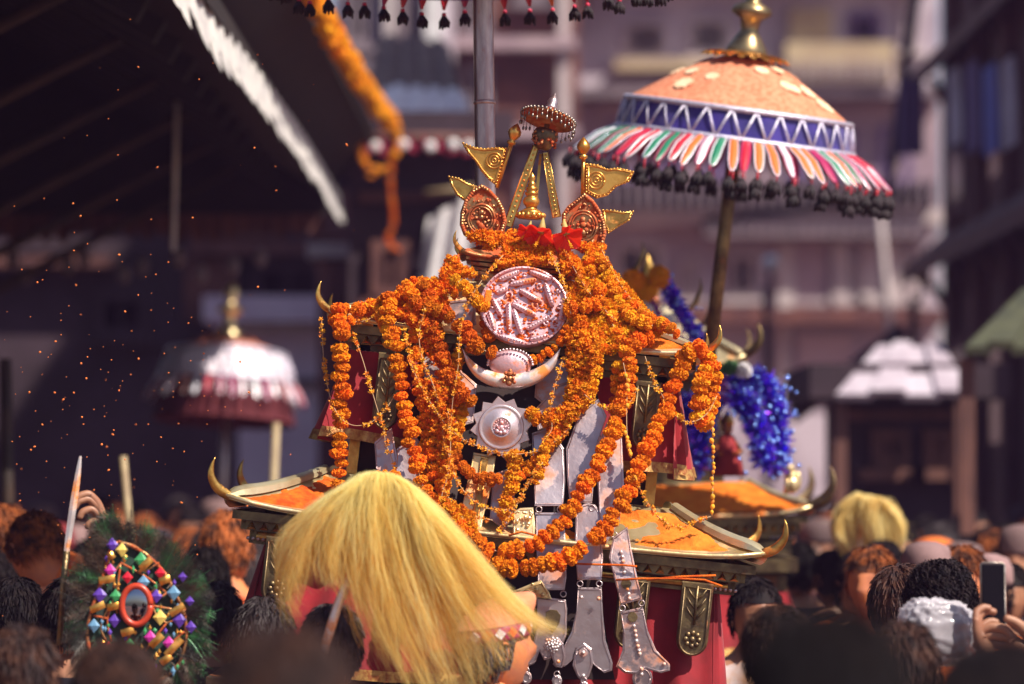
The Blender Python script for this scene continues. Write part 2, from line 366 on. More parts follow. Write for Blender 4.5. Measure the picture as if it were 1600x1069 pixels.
# far light coloured terrace behind the right umbrella
facade('far pale lilac and yellow apartment block behind the large umbrella',905,1470,-120,44,8,MS['plaster'],[
 ('band',70,136,1225,1392,MS['yellow'],.5,'balcony'),('band',10,66,1235,1300,MS['yellow'],.12,'panel'),('win',1352,44,52,54,MS['purple'],MS['cyan']),
 ('win',1262,40,40,46,MS['purple'],G),('band',-60,-30,910,1460,MS['beige'],.6),('band',95,112,960,1200,MS['yellow'],.4),
 ('win',1010,60,60,60,MS['beige'],G),('win',1110,55,60,60,MS['beige'],G),('win',1425,30,26,90,MS['beige'],G),
 ('band',140,155,905,1470,MS['slate'],.5),('band',160,330,905,1470,MS['plaster_p'],.06,'panel'),('win',980,230,60,90,MS['purple'],G),('win',1400,240,50,90,MS['purple'],G),
 ('band',330,350,905,1470,MS['beige'],.4),('band',350,372,1100,1440,MS['slate'],.5),
 *[('band',378,480,a,a+24,MS['beige'], .15,'pilaster') for a in (1215,1300,1345,1385,1420)],
 ('band',484,505,1060,1470,MS['brick'],.5),('band',374,484,1240,1290,MS['plaster_p'],.1,'panel'),('win',1000,420,70,80,MS['beige'],G),('win',1160,430,50,70,MS['beige'],G),
 *[('win',a,235,34,70,MS['purple'],G) for a in (1050,1120,1250,1320)],*[('band',285,328,a,a+5,MS['slate'],.66,'railing_bar') for a in range(920,1460,16)],*[('win',a,435,30,64,MS['beige'],G) for a in (1080,1265,1328,1362,1405)],*[('band',100,134,a,a+4,MS['beige'],.6,'railing_bar') for a in range(1228,1390,14)],('band',505,640,1215,1232,MS['beige'],.14,'pilaster'),('band',520,620,1245,1330,MS['plaster_p'],.1,'panel')])
facade('brick red tower house behind the steel umbrella pole',700,905,-150,36,8,MS['brick'],[
 ('band',-40,640,872,890,MS['beige'],.2,'pilaster'),('band',60,78,700,900,MS['plaster_p'],.3),('band',200,216,700,905,MS['plaster_p'],.3),
 ('win',745,10,46,90,MS['slate'],G),('win',830,-40,46,80,MS['slate'],G),('win',746,140,46,80,MS['slate'],G),('win',830,290,46,90,MS['slate'],G),('band',400,416,700,905,MS['slate'],.3)])
facade('grey lilac house with pale pillars behind the orange roof garland',520,702,-160,33,8,MS['plaster'],[
 ('band',-80,230,600,618,MS['beige'],.2,'pilaster'),('band',-80,230,664,690,M['white'],.2,'pilaster'),('win',560,20,40,100,MS['slate'],G),('win',641,20,34,100,MS['slate'],G),('band',100,120,520,700,MS['slate'],.4)])
facade('brick house coloured dark as in shade under the temple eave on the left',-320,560,250,30,6,MS['brick_dk'],[
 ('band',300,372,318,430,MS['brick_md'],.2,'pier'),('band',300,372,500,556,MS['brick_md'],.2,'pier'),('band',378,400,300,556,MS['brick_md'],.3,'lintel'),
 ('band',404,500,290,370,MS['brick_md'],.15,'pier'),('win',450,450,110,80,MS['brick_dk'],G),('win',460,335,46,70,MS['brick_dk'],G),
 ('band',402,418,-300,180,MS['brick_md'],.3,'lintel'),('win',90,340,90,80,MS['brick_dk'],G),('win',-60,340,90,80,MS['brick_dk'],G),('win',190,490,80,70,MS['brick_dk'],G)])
# lilac wall behind the small umbrella, coloured pale to stand in for sun
facade('low lilac wall coloured pale as if sunlit behind the small white umbrella',372,700,506,28,1.0,MS['lit_lilac'],[('band',506,516,372,700,M['white'],.1),('band',590,602,372,700,MS['slate'],.1)],name='boundary_wall')
# patchy tiled roofs
def slab_roof(label, pts, Y0, Y1, m, n=9, ribs=None):
    """sloping roof of separate courses; pts = left-low, right-low, right-high, left-high pixels"""
    a,b_=D(*pts[0],Y0),D(*pts[1],Y0); c,d=D(*pts[2],Y1),D(*pts[3],Y1); o=(a+b_)/2; root=empty('roof_shelter',o,label,'roof')
    nrm=(b_-a).cross(d-a).normalized()
    if nrm.z<0: nrm=-nrm
    for k in range(n):
        q=MB(); u0,u1=k/n,(k+1)/n+.02; l=.05*nrm
        p=[a.lerp(b_,u0),a.lerp(b_,min(u1,1)),d.lerp(c,min(u1,1)),d.lerp(c,u0)]
        off=nrm*(.03*(k%2)); q.plate([x-o+l*.6+off for x in p],[x-o-l*.2+off for x in p]); q.build('roof_sheet',m,root,smooth=False)
    for e in (a,b_): 
        q=MB(); q.box(((e-o).x*.9,.15,-(o.z)/2),(.07,.07,o.z-.05)); q.build('post',MS['woodr'],root,smooth=False)
    return root
slab_roof('grey brown tiled roof slope behind the end of the orange roof garland',[(560,190),(735,205),(700,70),(590,60)],25,28.5,MS['tile'])
slab_roof('dusty tiled porch roof just above the crimson valance',[(585,205),(745,215),(725,150),(600,140)],23.2,24.6,MS['tin'])
slab_roof('pale corrugated tin roof of the market shed behind the right crowd',[(1306,622),(1516,624),(1470,548),(1372,545)],20.25,20.75,MS['tin_lilac'],4)
facade('dark timber market shed under the pale tin roof',1325,1500,626,20.8,1.5,MS['brick_dk'],[('band',640,656,1325,1500,MS['woodr'],.1,'beam'),('win',1390,700,60,60,MS['woodr'],G),('win',1465,700,50,60,MS['woodr'],G)],name='market_shed')
slab_roof('olive green pavilion roof at the right edge',[(1508,550),(1690,552),(1680,450),(1600,458)],17.2,18.4,MS['olive'],5)
# pinnacled brown building along the right side: eaves parallel to the view
rb=empty('timber_building',(3.3,20,0),'tall red brown timber building with slanting eaves along the right side','building')
q=MB(); q.box((4.05,3.8,7),(8,7.6,14)); q.build('wall',MS['woodr'],rb,smooth=False)
for k,(zz,xx) in enumerate(((3.64,-.27),(5.15,-.2),(7.6,-.1))):
    q=MB(); s0,s1=Vector((xx,.2,zz)),Vector((xx,7.7,zz))
    q.plate([s0,s1,s1+Vector((.9,0,.75)),s0+Vector((.9,0,.75))],[s0-Vector((0,0,.12)),s1-Vector((0,0,.12)),s1+Vector((.9,0,.6)),s0+Vector((.9,0,.6))]); q.build('eave_roof',MS['woodr'],rb,smooth=False)
    for j in range(5):
        q=MB(); q.tube([(.2,.8+j*1.6,zz-.55),(xx+.12,.8+j*1.6,zz-.06)],.035,6); q.build('eave_strut',MS['woodr'],rb)
for k in range(3):
    for zz in (2.6,4.4,6.2):
        f=MB(); f.box((.03,1.6+k*2.2,zz),(.12,.9,.9)); fo=f.build('window',MS['brick_md'],rb,smooth=False); g=MB(); g.box((-.04,1.6+k*2.2,zz),(.02,.7,.7)); g.build('pane',G,fo,smooth=False)
for k in range(5):
    q=MB(); q.box((.0,.5+1.5*k,5),(.12,.22,9)); q.build('timber_post',MS['brick_md'],rb,smooth=False)
# temple roofs on the left: eaves run away from the camera
tr=empty('temple_roof',(-1.1,13,3.75),'dark wooden temple roof overhanging the upper left with a white fringe','temple')
q=MB(); L_=10.0   # underside slope rises to the left
q.plate([(0,-6,.06),(0,8.7,.06),(-7.5,8.7,4.3),(-7.5,-6,4.3)],[(0,-6,-.02),(0,8.7,-.02),(-7.5,8.7,4.15),(-7.5,-6,4.15)]); q.build('roof_slope',MS['roof_dk'],tr,smooth=False)
for j in range(16):
    q=MB(); y=-1.6+.66*j; q.box((0,0,0),(4.6,.09,.1),Matrix.Translation((-2.3,y,1.15))@Matrix.Rotation(R(29.3),4,'Y')); q.build('rafter',MS['roof_dk'],tr,smooth=False)
for j in range(6):
    q=MB(); y=.4+1.55*j; q.tube([(-3.3,y,-1.3),(-.55,y,.12)],.028,6); q.build('roof_strut',MS['strut'],tr)
q=MB(); q.box((-4.2,3,-.6),(1.6,12,6.3)); q.build('temple_wall',MS['brick_dk'],tr,smooth=False)
q=MB(); gp=[(0,8.72,-.12),(0,8.72,.05),(-7.5,8.72,4.3),(-7.5,8.72,-.12)]; q.plate(gp,[(x,y+.1,z) for x,y,z in gp]); q.build('gable_board',MS['roof_dk'],tr,smooth=False)
def valance(root, path, drop, m, name, seed=0, n=90, wav=.03, parent_off=Vector()):
    """hanging frill of separate scallops along a path"""
    rnd=random.Random(seed); pts=cr(path,n*3+1)
    for k in range(n):
        a,c=pts[3*k]-parent_off,pts[3*k+3]-parent_off; q=MB(); t=(c-a); w=t.length; nn=Vector((t.y,-t.x,0)).normalized(); d=drop*rnd.uniform(.75,1.15)
        q.grid(lambda u,v: a+t*(u*1.1-.05)+nn*(wav*math.sin(u*PI)*(.3+v)+.01*(k%2))-Vector((0,0,d*v*(.45+.55*math.sin(max(.02,min(.98,u))*PI)**.6))),7,4)
        q.build(name,m,root)
o=Vector(tr.location)
valance(tr,[D(290,0,13)+Vector((.03,-1.5,0)),Vector((-1.07,17,3.75)),Vector((-1.07,21.7,3.75))],.19,MS['val'],'fringe',3,64,parent_off=o)
valance(tr,[Vector((-1.15,21.6,3.62)),Vector((-3.4,21.6,3.62))],.16,MS['brick_md'],'back_fringe',4,22,parent_off=o)
q=MB(); q.tube([(-.55,4.5,.3),(-.57,4.5,-.62)],.012,6); q.build('hanging_chain',MS['val'],tr)
for j in range(14):
    q=MB(); q.ball((-.4-.17*j+.05*math.sin(j*3),8.2,-.42-.05*(j%3)),(.04,.04,.06),8,6); q.build('bell',MS['slate'],tr)
tr2=empty('temple_roof',(-.96,15.5,4.16),'second dark roof edge just right of the white fringe','temple')
q=MB(); q.plate([(0,-2,.05),(.1,6.8,.05),(-3,6.8,2.3),(-3,-2,2.3)],[(0,-2,-.05),(.1,6.8,-.05),(-3,6.8,2.2),(-3,-2,2.2)]); q.build('roof_slope',MS['roof_dk'],tr2,smooth=False)
q=MB(); q.plate([(.02,-2,.0),(.12,6.8,.0),(-.22,6.8,-.34),(-.26,-2,-.34)],[(.02,-2,-.05),(.08,6.75,-.05),(-.24,6.75,-.38),(-.3,-2,-.38)]); q.build('fascia',MS['roof_dk'],tr2,smooth=False)
# crimson valance with pale discs
cv=empty('porch_valance',D(640,215,22),'crimson cloth valance with pale round discs below the porch roof','valance'); o=Vector(cv.location)
q=MB(); q.grid(lambda u,v:(D(535+212*u,212+3*math.sin(u*9)+(24+4*math.sin(u*50))*v,22)-o+Vector((0,.03*math.sin(u*60),0))),90,4); q.build('cloth',MS['pinkc'],cv)
for k,xx in enumerate((548,586,630,672,708,732)):
    q=MB(); q.ball(D(xx,224+3*(k%2),21.9)-o,(.035,.015,.035),10,6); q.build('disc',M['white'],cv)
q=MB(); q.tube([D(533,211,22)-o,D(748,214,22)-o],.03,8); q.build('rail',MS['woodr'],cv)
# house front under that valance, coloured dark to stand in for porch shade
facade('shop front coloured dark as in shade under the crimson valance',545,742,232,22.6,1.5,MS['brick_dk'],[('band',300,315,560,730,MS['brick_md'],.1,'beam'),('win',610,420,60,90,MS['brick_md'],G),('win',690,500,50,90,MS['brick_md'],G)],name='shop_front')
# stone pillar with pale cap, white cloth
pl=empty('stone_pillar',((522-800)*K*26,26,0),'slim stone pillar with a pale flat cap behind the small umbrella','pillar')
q=MB(); z=CAMZ+(750-404)*K*26; q.lathe([(.12,0),(.12,z-.1),(.16,z)],12); q.build('shaft',MS['brick_md'],pl)
q=MB(); q.box((0,0,z+.055),(.38,.38,.1)); q.build('cap',MS['beige'],pl,smooth=False)
wb=empty('banner',D(700,310,24),'pale white banner cloth hanging left behind the gold plaques','banner'); o=Vector(wb.location)
q=MB(); q.grid(lambda u,v:(D(668+68*u+ -22*v*(1-u),300+40*(1-u)+170*v,22.4)-o+Vector((0,.05*math.sin(u*14+v*3),0))),24,12); q.build('cloth',M['white'],wb)
q=MB(); q.tube([D(664,300,22.4)-o,D(740,290,22.4)-o],.02,6); q.build('rail',MS['bamboo'],wb)
# globes, poles, cables
for (a,r_,Y,rad,m,lab) in ((1205,410,30,.07,'lamp','white globe lamp on the pale building front'),(1440,425,27,.075,'lampy','amber globe lamp beside the timber building')):
    e=empty('globe_lamp',D(a,r_,Y),lab,'lamp'); q=MB(); q.ball((0,0,0),rad,16,10); q.build('globe',MS[m],e); q=MB(); q.tube([(0,0,-rad),(0,.0,-rad-.12),(0,.5,-rad-.16)],.02,6); q.build('bracket',MS['cable'],e); q=MB(); zz=e.location.z; q.tube([(0,.5,-zz),(0,.5,-rad-.1)],.035,8); q.build('post',MS['cable'],e)
def pole(label,p0,p1,Y0,Y1,r,m,name='pole',cat='pole'):
    a,c=D(*p0,Y0),D(*p1,Y1); q=MB(); q.tube([Vector(),(c-a)*.5+Vector((.004,0,0)),c-a],[r,r*.93,r*.85],10); o_=q.build(name,m); o_.location=a; return tag(o_,label,cat)
pole('thin pale bamboo pole in front of the far terrace',(1400,640),(1374,300),33,33,.035,MS['beige'])
pole('thin blue painted pole left of the market shed',(1332,980),(1322,630),24,24,.028,MS['bluep'])
pole('black cable hanging from the top between the pale and the timber building',(1440,-60),(1388,300),30,30,.05,MS['cable'],'cable','cable')
pole('dark beam slanting up to the shed roof behind the tinsel',(1235,650),(1412,515),23,23,.06,MS['brick_dk'],'beam','beam')
pole('dark cable sagging across the pale building at mid height',(1100,345),(1440,300),31,31,.035,MS['cable'],'cable','cable')
pole('rusty brown pole at the far left edge',(14,1000),(8,560),15,15,.03,MS['strut'])
pole('pale stick held up behind the small umbrella pole on its right',(415,980),(432,660),16,16,.02,MS['bamboo'],'stick','stick')
pole('grey stick leaning in the crowd left of the small umbrella',(215,1000),(193,712),14,14,.016,MS['bamboo'],'stick','stick')

# cloths hung out on the timber building
rnd=random.Random(5)
for k,(px,r0,r1,m,nm) in enumerate(((1500,105,225,'plaster','pale mauve cloth hanging highest on the timber building'),(1528,95,235,'purple','purple cloth hanging second on the timber building'),(1556,100,240,'bluep','blue cloth hanging near the right edge on the timber building'),(1585,90,230,'plaster','pale cloth hanging at the very right edge'),(1425,120,240,'purple','purple cloth hanging beside the dark cable'))):
    Yk=3.22/((px-800)*K) if px>1450 else 27; o_=D(px,r0,Yk); h_=(r1-r0)*K*Yk; q=MB()
    q.grid(lambda u,v:Vector((.02*math.sin(u*19+v*2)-.03,(u-.5)*.55,-h_*v)) if px>1450 else Vector(((u-.5)*.2,.02*math.sin(u*19+v*2),-h_*v)),22,8); ob=q.build('hanging_cloth',MS[m]); ob.location=o_; tag(ob,nm,'cloth')
# ================================================================== THE SHRINE
TILT = R(6.2); S = 0.0018
def shrine_frame(o_px, o_py, Y, tilt, drop=.5, yc=.35):
    """matrix of the shrine's base (below the frame), from the centre of its lower eave"""
    Oc = D(o_px, o_py, Y); Rm = Matrix.Rotation(tilt, 4, 'Y')
    return Matrix.Translation(Oc) @ Rm @ Matrix.Translation((0, yc, -drop))
ZB = .5           # local height of the lower eave corners
def roof(root, z, hw, hd, rise, iw, idp, m_slope, m_ridge, m_horn, ridge=True, horn=.10, lift=.03, cornice=True, name='roof_slope', ridge_r=.017):
    def P(u, s, side, off=0.0):
        w, d = iw+(hw-iw)*s, idp+(hd-idp)*s
        zz = z+rise*(1-s)**1.25 + lift*abs(u)**7*s**2 + off
        if side==0: return Vector((u*w, -d, zz))
        if side==1: return Vector((w, u*d, zz))
        if side==2: return Vector((-u*w, d, zz))
        return Vector((-w, -u*d, zz))
    for side in range(4):
        b=MB(); b.grid(lambda u,v: P(u*2-1, v, side), 25, 9)
        b.grid(lambda u,v: P(1-u*2, v, side, -.012), 25, 9)
        b.grid(lambda u,v: P(u*2-1, 1, side, -.012*v), 25, 2)
        b.build(name, m_slope, root)
    b=MB(); loop=[]
    for side in range(4): loop += [P(u/10-1, 1, side, -.004) for u in range(20)]
    loop.append(loop[0]); b.tube(loop, .007, 6); b.build('eave_rim', m_ridge, root)
    for k,(qx,qy) in enumerate(((1,-1),(-1,-1),(1,1),(-1,1))):
        cs=[Vector((qx*(iw+(hw-iw)*s), qy*(idp+(hd-idp)*s), z+rise*(1-s)**1.25+lift*s**2)) for s in [i/8*.9 for i in range(9)]]
        if ridge:
            b=MB(); dirv=(cs[-1]-cs[0]).normalized(); sidev=dirv.cross(Vector((0,0,1))).normalized()
            prof=[(-1,-.1),(-.85,.75),(-.35,1.15),(.35,1.15),(.85,.75),(1,-.1)]; vs=[]; fs=[]
            for i,p in enumerate(cs):
                wv=ridge_r*(.8+.35*i/8); 
                for (a,c) in prof: vs.append(p+sidev*a*wv+Vector((0,0,c*wv*.8*(1 if i<8 else .75))))
            e=cs[-1]+dirv*.035
            for (a,c) in prof: vs.append(e+sidev*a*wv*.35+Vector((0,0,c*wv*.25)))
            for i in range(9):
                for j in range(5): fs.append((i*6+j,(i+1)*6+j,(i+1)*6+j+1,i*6+j+1))
            fs.append(tuple(range(6))); b.add(vs,fs); b.build('hip_ridge', M['ridge'] if m_ridge is M['gold_pale'] else m_ridge, root, sharp=40)
        if horn:
            c0=Vector((qx*hw, qy*hd, z+lift))
            for (ax,ay,hh,bk) in ((.90,.42,1.0,.0),):
                h=horn*hh; dv=Vector((qx*ax,qy*ay,0)).normalized()
                pts=[c0-dv*h*.75+Vector((0,0,-.012)), c0-dv*h*.2+Vector((0,0,-.008)), c0+dv*h*.28+Vector((0,0,h*.12)), c0+dv*h*.55+Vector((0,0,h*.48)), c0+dv*h*.56+Vector((0,0,h*.85)), c0+dv*h*.48+Vector((0,0,h*1.1))]
                pp=cr(pts,16); rr=[horn*.17*hh*max(.03,(1-(i/15)**1.7)) * (.55+.75*math.sin(min(1,i/8)*PI/2)) for i in range(16)]
                b=MB(); b.tube(pp, rr, 10, flat=.42, up=dv.cross(Vector((0,0,1)))); b.build('corner_horn', m_horn, root)
    if cornice:
        b=MB()
        for (dz,inn,hh,mi) in ((-.026,.035,.024,0),(-.052,.06,.026,0),(-.084,.085,.036,0)):
            w,d=hw-inn,hd-inn
            b.box((0,-d,z+dz),(2*w,.03,hh)); b.box((0,d,z+dz),(2*w,.03,hh)); b.box((w,0,z+dz),(.03,2*d-.032,hh)); b.box((-w,0,z+dz),(.03,2*d-.032,hh))
        b.build('cornice', M['bronze'], root, smooth=False)
        b=MB(); w,d=hw-.06,hd-.06; n=int(2*w/.034)
        for i in range(n):
            x=-w+(i+.5)*2*w/n; y=-d-.017; b.add([Vector((x-.013,y,z-.062)),Vector((x+.013,y,z-.062)),Vector((x,y,z-.040)),Vector((x,y-.009,z-.055))],[(0,1,3),(1,2,3),(2,0,3)])
        b.build('cornice_relief', M['gold'], root, smooth=False)
        bd=MB()   # beaded strips tied at the corners
        for sgn in (-1,1):
            for i in range(7): bd.ball((sgn*(hw-.07)-sgn*.014*i, -hd+.062, z-.088),.0055,6,4)
        bd.build('bead_strip', M['silver'], root)
    return P
def curtain(root, w, d, z0, z1, flare, seed, m='red', pleat=.012, sides=(0,1,3), trim=.03):
    rnd=random.Random(seed)
    for s in sides:
        ph=rnd.uniform(0,6); L=2*(w if s in(0,2) else d); n=int(L/.008)+2
        def F(u,v,off=0):
            a=u*2-1; ww=w+flare*v; dd=d+flare*v*.8
            wave=pleat*(1.5*math.sin(u*L*30+ph+1.2*math.sin(u*L*9))+.8*math.sin(u*L*67+ph*2+v))*(.3+.9*v)+.012*math.sin(u*L*11+ph)*v
            zz=z0+(z1-z0)*v+ .008*math.sin(u*L*15+ph)*v
            if s==0: return Vector((a*ww,-dd-wave-off,zz))
            if s==1: return Vector((ww+wave+off,a*dd,zz))
            if s==2: return Vector((-a*ww,dd+wave+off,zz))
            return Vector((-ww-wave-off,-a*dd,zz))
        b=MB(); b.grid(F,n,14); c=b.build('curtain',M[m],root)
        f=1-trim/abs(z1-z0); b=MB(); b.grid(lambda u,v:F(u,f+(1-f)*v,.0025),n,4); b.build('curtain_trim',M['trim'],c)
def tongue(root, Ff, x, zt, zb, w, y, m='bronze'):
    """embossed hanging metal tongue with rounded foot, leaf relief and rosette"""
    n=10; out=[(x-w,zt),(x+w,zt)]+[(x+w*math.cos(a),zb+w*1.0+(-w*1.0)*math.sin(a)) for a in [PI*k/n for k in range(n+1)]]
    b=MB(); fr=[Vector((p[0],y,p[1])) for p in out]; bk=[p+Vector((0,.012,0)) for p in fr]; b.plate(fr,bk,.004); o=b.build('tongue_plaque',M[m],root,smooth=False)
    b=MB(); ins=[Vector((x+(p[0]-x)*.82,y-.003,zb+w+(p[1]-zb-w)*.9)) for p in out]; b.tube(ins+[ins[0]],.0028,5)
    b.tube([(x,y-.003,zt-.01),(x,y-.003,zb+w*2.0)],.004,6)
    k=0; zz=zt-.03
    while zz>zb+w*2.4:
        for sg in(-1,1): b.tube([(x,y-.003,zz-.02),(x+sg*w*.35,y-.004,zz-.004),(x+sg*w*.6,y-.003,zz+.014)],[.002,.0038,.0015],5)
        zz-=.026
    for q in range(8):
        a=q*PI/4; b.ball((x+math.cos(a)*w*.42,y-.003,zb+w*1.05+math.sin(a)*w*.42),(w*.17,.004,w*.17),8,4)
    b.ball((x,y-.003,zb+w*1.05),(w*.2,.006,w*.2),8,5); b.build('relief',M['bronze' if m=='bronze' else 'gold'],o)
    return o

MW = shrine_frame(775, 820, 10.0, TILT)
shrine = empty('portable_shrine', MW.translation, 'large two roofed gilt and silver festival shrine hung with marigold garlands in the centre', 'shrine', rot=(0,TILT,0))
MI = MW.inverted()
def L(px, py, y): return MI @ D(px, py, 10+y)
def upper_z(): return ZB + 297*S
# lower roof
HW1,HD1=.752,.50; Pl=roof(shrine, ZB-.02, HW1, HD1, .12, .50, .26, M['gold_pale'], M['gold_pale'], M['gold'], horn=.088, ridge_r=.024)
# upper roof: eave plane 297 px above
HW2,HD2=.535,.31; ZU=ZB+.535
Pu=roof(shrine, ZU, HW2, HD2, .155, .17, .12, M['gold_pale'], M['gold_pale'], M['gold'], horn=.068, lift=.022, ridge_r=.015)
# small top roof
ZT=ZB+.765
roof(shrine, ZT, .185, .15, .05, .10, .08, M['copper'], M['copper'], M['gold'], horn=.045, ridge=False, cornice=False, lift=.012, name='top_roof_slope')
b=MB()
for k in range(4): b.box((0,0,ZT-.012-.013*k),(.34-.03*k,.27-.03*k,.009))
b.box((0,0,ZT-.12),(.28,.22,.15)); b.build('stepped_neck',M['copper'],shrine,smooth=False)
b=MB(); b.box((0,0,ZB+.28),(.84,.44,.50)); b.build('upper_body',M['inner'],shrine,smooth=False)
b=MB(); b.box((0,0,.19),(1.24,.78,.42)); b.build('lower_body',M['inner'],shrine,smooth=False)
b=MB(); b.box((0,0,-.03),(1.5,1.0,.06)); b.box((0,0,-.075),(1.4,.9,.028)); b.build('platform',M['wood'],shrine,smooth=False)
for sg in(-1,1):
    b=MB(); b.tube([(sg*.42,-1.9,-.13),(sg*.42,1.9,-.13)],.038,12); b.build('carrying_pole',M['wood'],shrine)
# curtains under both roofs
curtain(shrine,.47,.26,ZU-.085,ZU-.345,.055,1)
curtain(shrine,.63,.40,ZB-.09,ZB-.46,.05,2)
# corner posts and tongues
for sg in(-1,1):
    for d in(-1,1):
        b=MB(); b.box((sg*.425,d*.225,ZB+.30),(.03,.03,.46)); b.build('corner_post',M['gold'],shrine,smooth=False)
tongue(shrine,None,-.345,ZU-.085,ZU-.30,.036,-.325); tongue(shrine,None,.385,ZU-.085,ZU-.275,.036,-.325)
for x,zb in ((-.585,ZB-.285),(.575,ZB-.30),(.40,ZB-.30)): tongue(shrine,None,x,ZB-.095,zb,.044,-.475)
b=MB(); b.tube([(-.66,-.43,ZB-.1),(.66,-.43,ZB-.1)],.012,8); b.build('curtain_rail',M['gold'],shrine)

# ---- traced pieces on the front: helpers in shrine space
def outline(px, y, th=.004, close=True):
    f=[L(a,b_,y) for a,b_ in px]; return f,[p+Vector((0,th,0)) for p in f]
def plate(name, px, y, m, th=.004, inset=.003, parent=None, ys=None):
    ys=ys or (lambda a,b_: y); b=MB(); f=[L(a,b_,ys(a,b_)) for a,b_ in px]; b.plate(f,[p+Vector((0,th,0)) for p in f],inset)
    return b.build(name,m,parent or shrine,smooth=False)
def stud(b, px, py, y, r=.0055): b.ball(L(px,py,y),(r,r*.8,r),8,5)
def ring(b, px, py, y, r=.008, t=.0016, axis=0):
    c=L(px,py,y); pts=[c+Vector((math.cos(a)*r*(1 if axis==0 else .3),math.sin(a)*r*(.2 if axis==0 else 1),math.sin(a)*r)) for a in [2*PI*k/12 for k in range(13)]]; b.tube(pts,t,5,cap=False)
def yst(py):  # depth of the hanging straps: they lean forward over both eaves
    return .045-(max(520,min(py,905))-520)/385*.235
YS=lambda a,b_: yst(b_)
# ---- sun disc
yd=.02; dc=L(819,478,yd); disc_n=0
Md=Matrix.Translation(dc)@Matrix.Rotation(R(-14),4,'X')@Matrix.Rotation(R(90),4,'X')   # local z -> towards camera
rx,rz=.126,.117
b=MB(); b.lathe([(0,-.012),(1,-.012),(1.0,.004),(.985,.010),(.95,.011),(.925,.007),(.915,.002),(.6,.0),(0,.0)],56,Md@Matrix.Diagonal((rx,rz*1.0,1,1)))
disc=b.build('sun_disc',M['silver_pink'],shrine,sharp=50)
def dz(x,y):   # zoom pixel (3.5625x) relative to disc centre -> metres on the disc
    return ((x-638)/3.5625*S, -(y-355)/3.5625*S)
bars=[((545,240),(690,195)),((600,265),(735,325)),((740,210),(800,345)),((550,345),(570,510)),((580,380),(640,520)),((570,350),(710,405)),((665,490),(785,400)),
 ((445,410),(490,520)),((515,545),(660,570)),((690,550),(790,510)),((480,222),(590,158)),((645,152),(770,185)),((858,300),(850,420)),((470,300),(535,262)),((520,430),(455,330))]
for k,((x0,y0),(x1,y1)) in enumerate(bars):
    a,c=Vector((*dz(x0,y0),.006)),Vector((*dz(x1,y1),.006)); b=MB(); l=(c-a).length
    b.tube([a.lerp(c,t) for t in (0,.06,.2,.5,.8,.94,1)],[.002,.0062,.0085,.0088,.0085,.0062,.002],8); n=max(3,int(l/.008))
    for i in range(n):
        b.ball(a.lerp(c,(i+.5)/n)+Vector((0,0,.0072)),.0032,7,4)
    b.build('relief_bar',M['silver_pink'],disc,mtx=Md)
curls=[((560,205),16),((712,235),18),((700,345),20),((835,335),16),((545,300),22),((465,375),18),((500,350),12),((770,440),15),((700,515),14),((525,520),15),((620,175),12),((820,250),12),((590,330),12)]
for k,((x,y),r_) in enumerate(curls):
    c=Vector((*dz(x,y),.004)); rr=r_/3.5625*S; b=MB(); a0=k*1.3
    b.tube([c+Vector((math.cos(a0+t*.55)*rr*(1-t*.05),math.sin(a0+t*.55)*rr*(1-t*.05),.003*math.sin(t))) for t in range(11)],.0028,6); b.build('relief_curl',M['silver_pink'],disc,mtx=Md)
b=MB()
for k in range(44):
    a=2*PI*k/44; b.ball(Vector((math.cos(a)*rx*.955,math.sin(a)*rz*.955,.011)),.0028,6,4)
b.build('rim_beads',M['silver_pink'],disc,mtx=Md)
b=MB(); c=Vector((*dz(432,335),.003)); b.box(c,(.018,.05,.012),bev=.002); b.build('powder_filled_cell',M['powder'],disc,mtx=Md,smooth=False)
# powder caught in the relief (low flakes)
rnd=random.Random(4); b=MB()
for k in range(420):
    a=rnd.uniform(0,2*PI); r_=rnd.random()**.5*.9; x,y=math.cos(a)*rx*r_,math.sin(a)*rz*r_
    b.ball(Vector((x,y,.001)),(rnd.uniform(.002,.007),rnd.uniform(.0015,.005),.0035),6,3)
b.build('caked_powder',M['powder_red'],disc,mtx=Md)['kind']='stuff'
# ---- crescent
up_=[(722,543),(735,560),(752,573),(772,580),(797,583),(822,580),(845,571),(862,558),(876,543)]
dn_=[(722,543),(729,568),(743,588),(765,602),(795,608),(826,604),(850,591),(868,570),(876,543)]
b=MB(); N_=33; U=cr([Vector((*p,0)) for p in up_],N_); W_=cr([Vector((*p,0)) for p in dn_],N_); vs=[];fs=[]; sec=14
for i in range(N_):
    a=L(U[i].x,U[i].y,-.035); c=L(W_[i].x,W_[i].y,-.035); mid=(a+c)/2; hv=(a-c)/2; th=max(.0008,hv.length)*.75
    for k in range(sec):
        an=2*PI*k/sec; vs.append(mid+hv*math.cos(an)+Vector((0,-th*math.sin(an),0)))
for i in range(N_-1):
    for k in range(sec): fs.append((i*sec+k,i*sec+(k+1)%sec,(i+1)*sec+(k+1)%sec,(i+1)*sec+k))
b.add(vs,fs); cres=b.build('silver_crescent',M['silver_white'],shrine)
b=MB(); b.ball(L(797,569,-.028),(.060,.020,.040),24,12); b.build('dome_boss',M['silver_pink'],cres)
b=MB()
for k in range(21):
    a=PI*k/20; b.ball(L(797+35*math.cos(a),569-24*math.sin(a),-.048),.0042,6,4)
b.build('beaded_arch',M['silver_rose'],cres)
b=MB(); f_=L(796,590,-.065)
for (dx,dz_,r_) in ((0,.012,.010),(0,-.004,.012),(-.009,.0,.006),(.009,0,.006),(0,.020,.006),(0,-.014,.009),(-.012,.012,.006),(.012,.012,.006),(-.014,-.010,.006),(.014,-.010,.006)): b.ball(f_+Vector((dx,0,dz_)),(r_,.008,r_),8,6)
b.build('face_relief',M['copper'],cres)
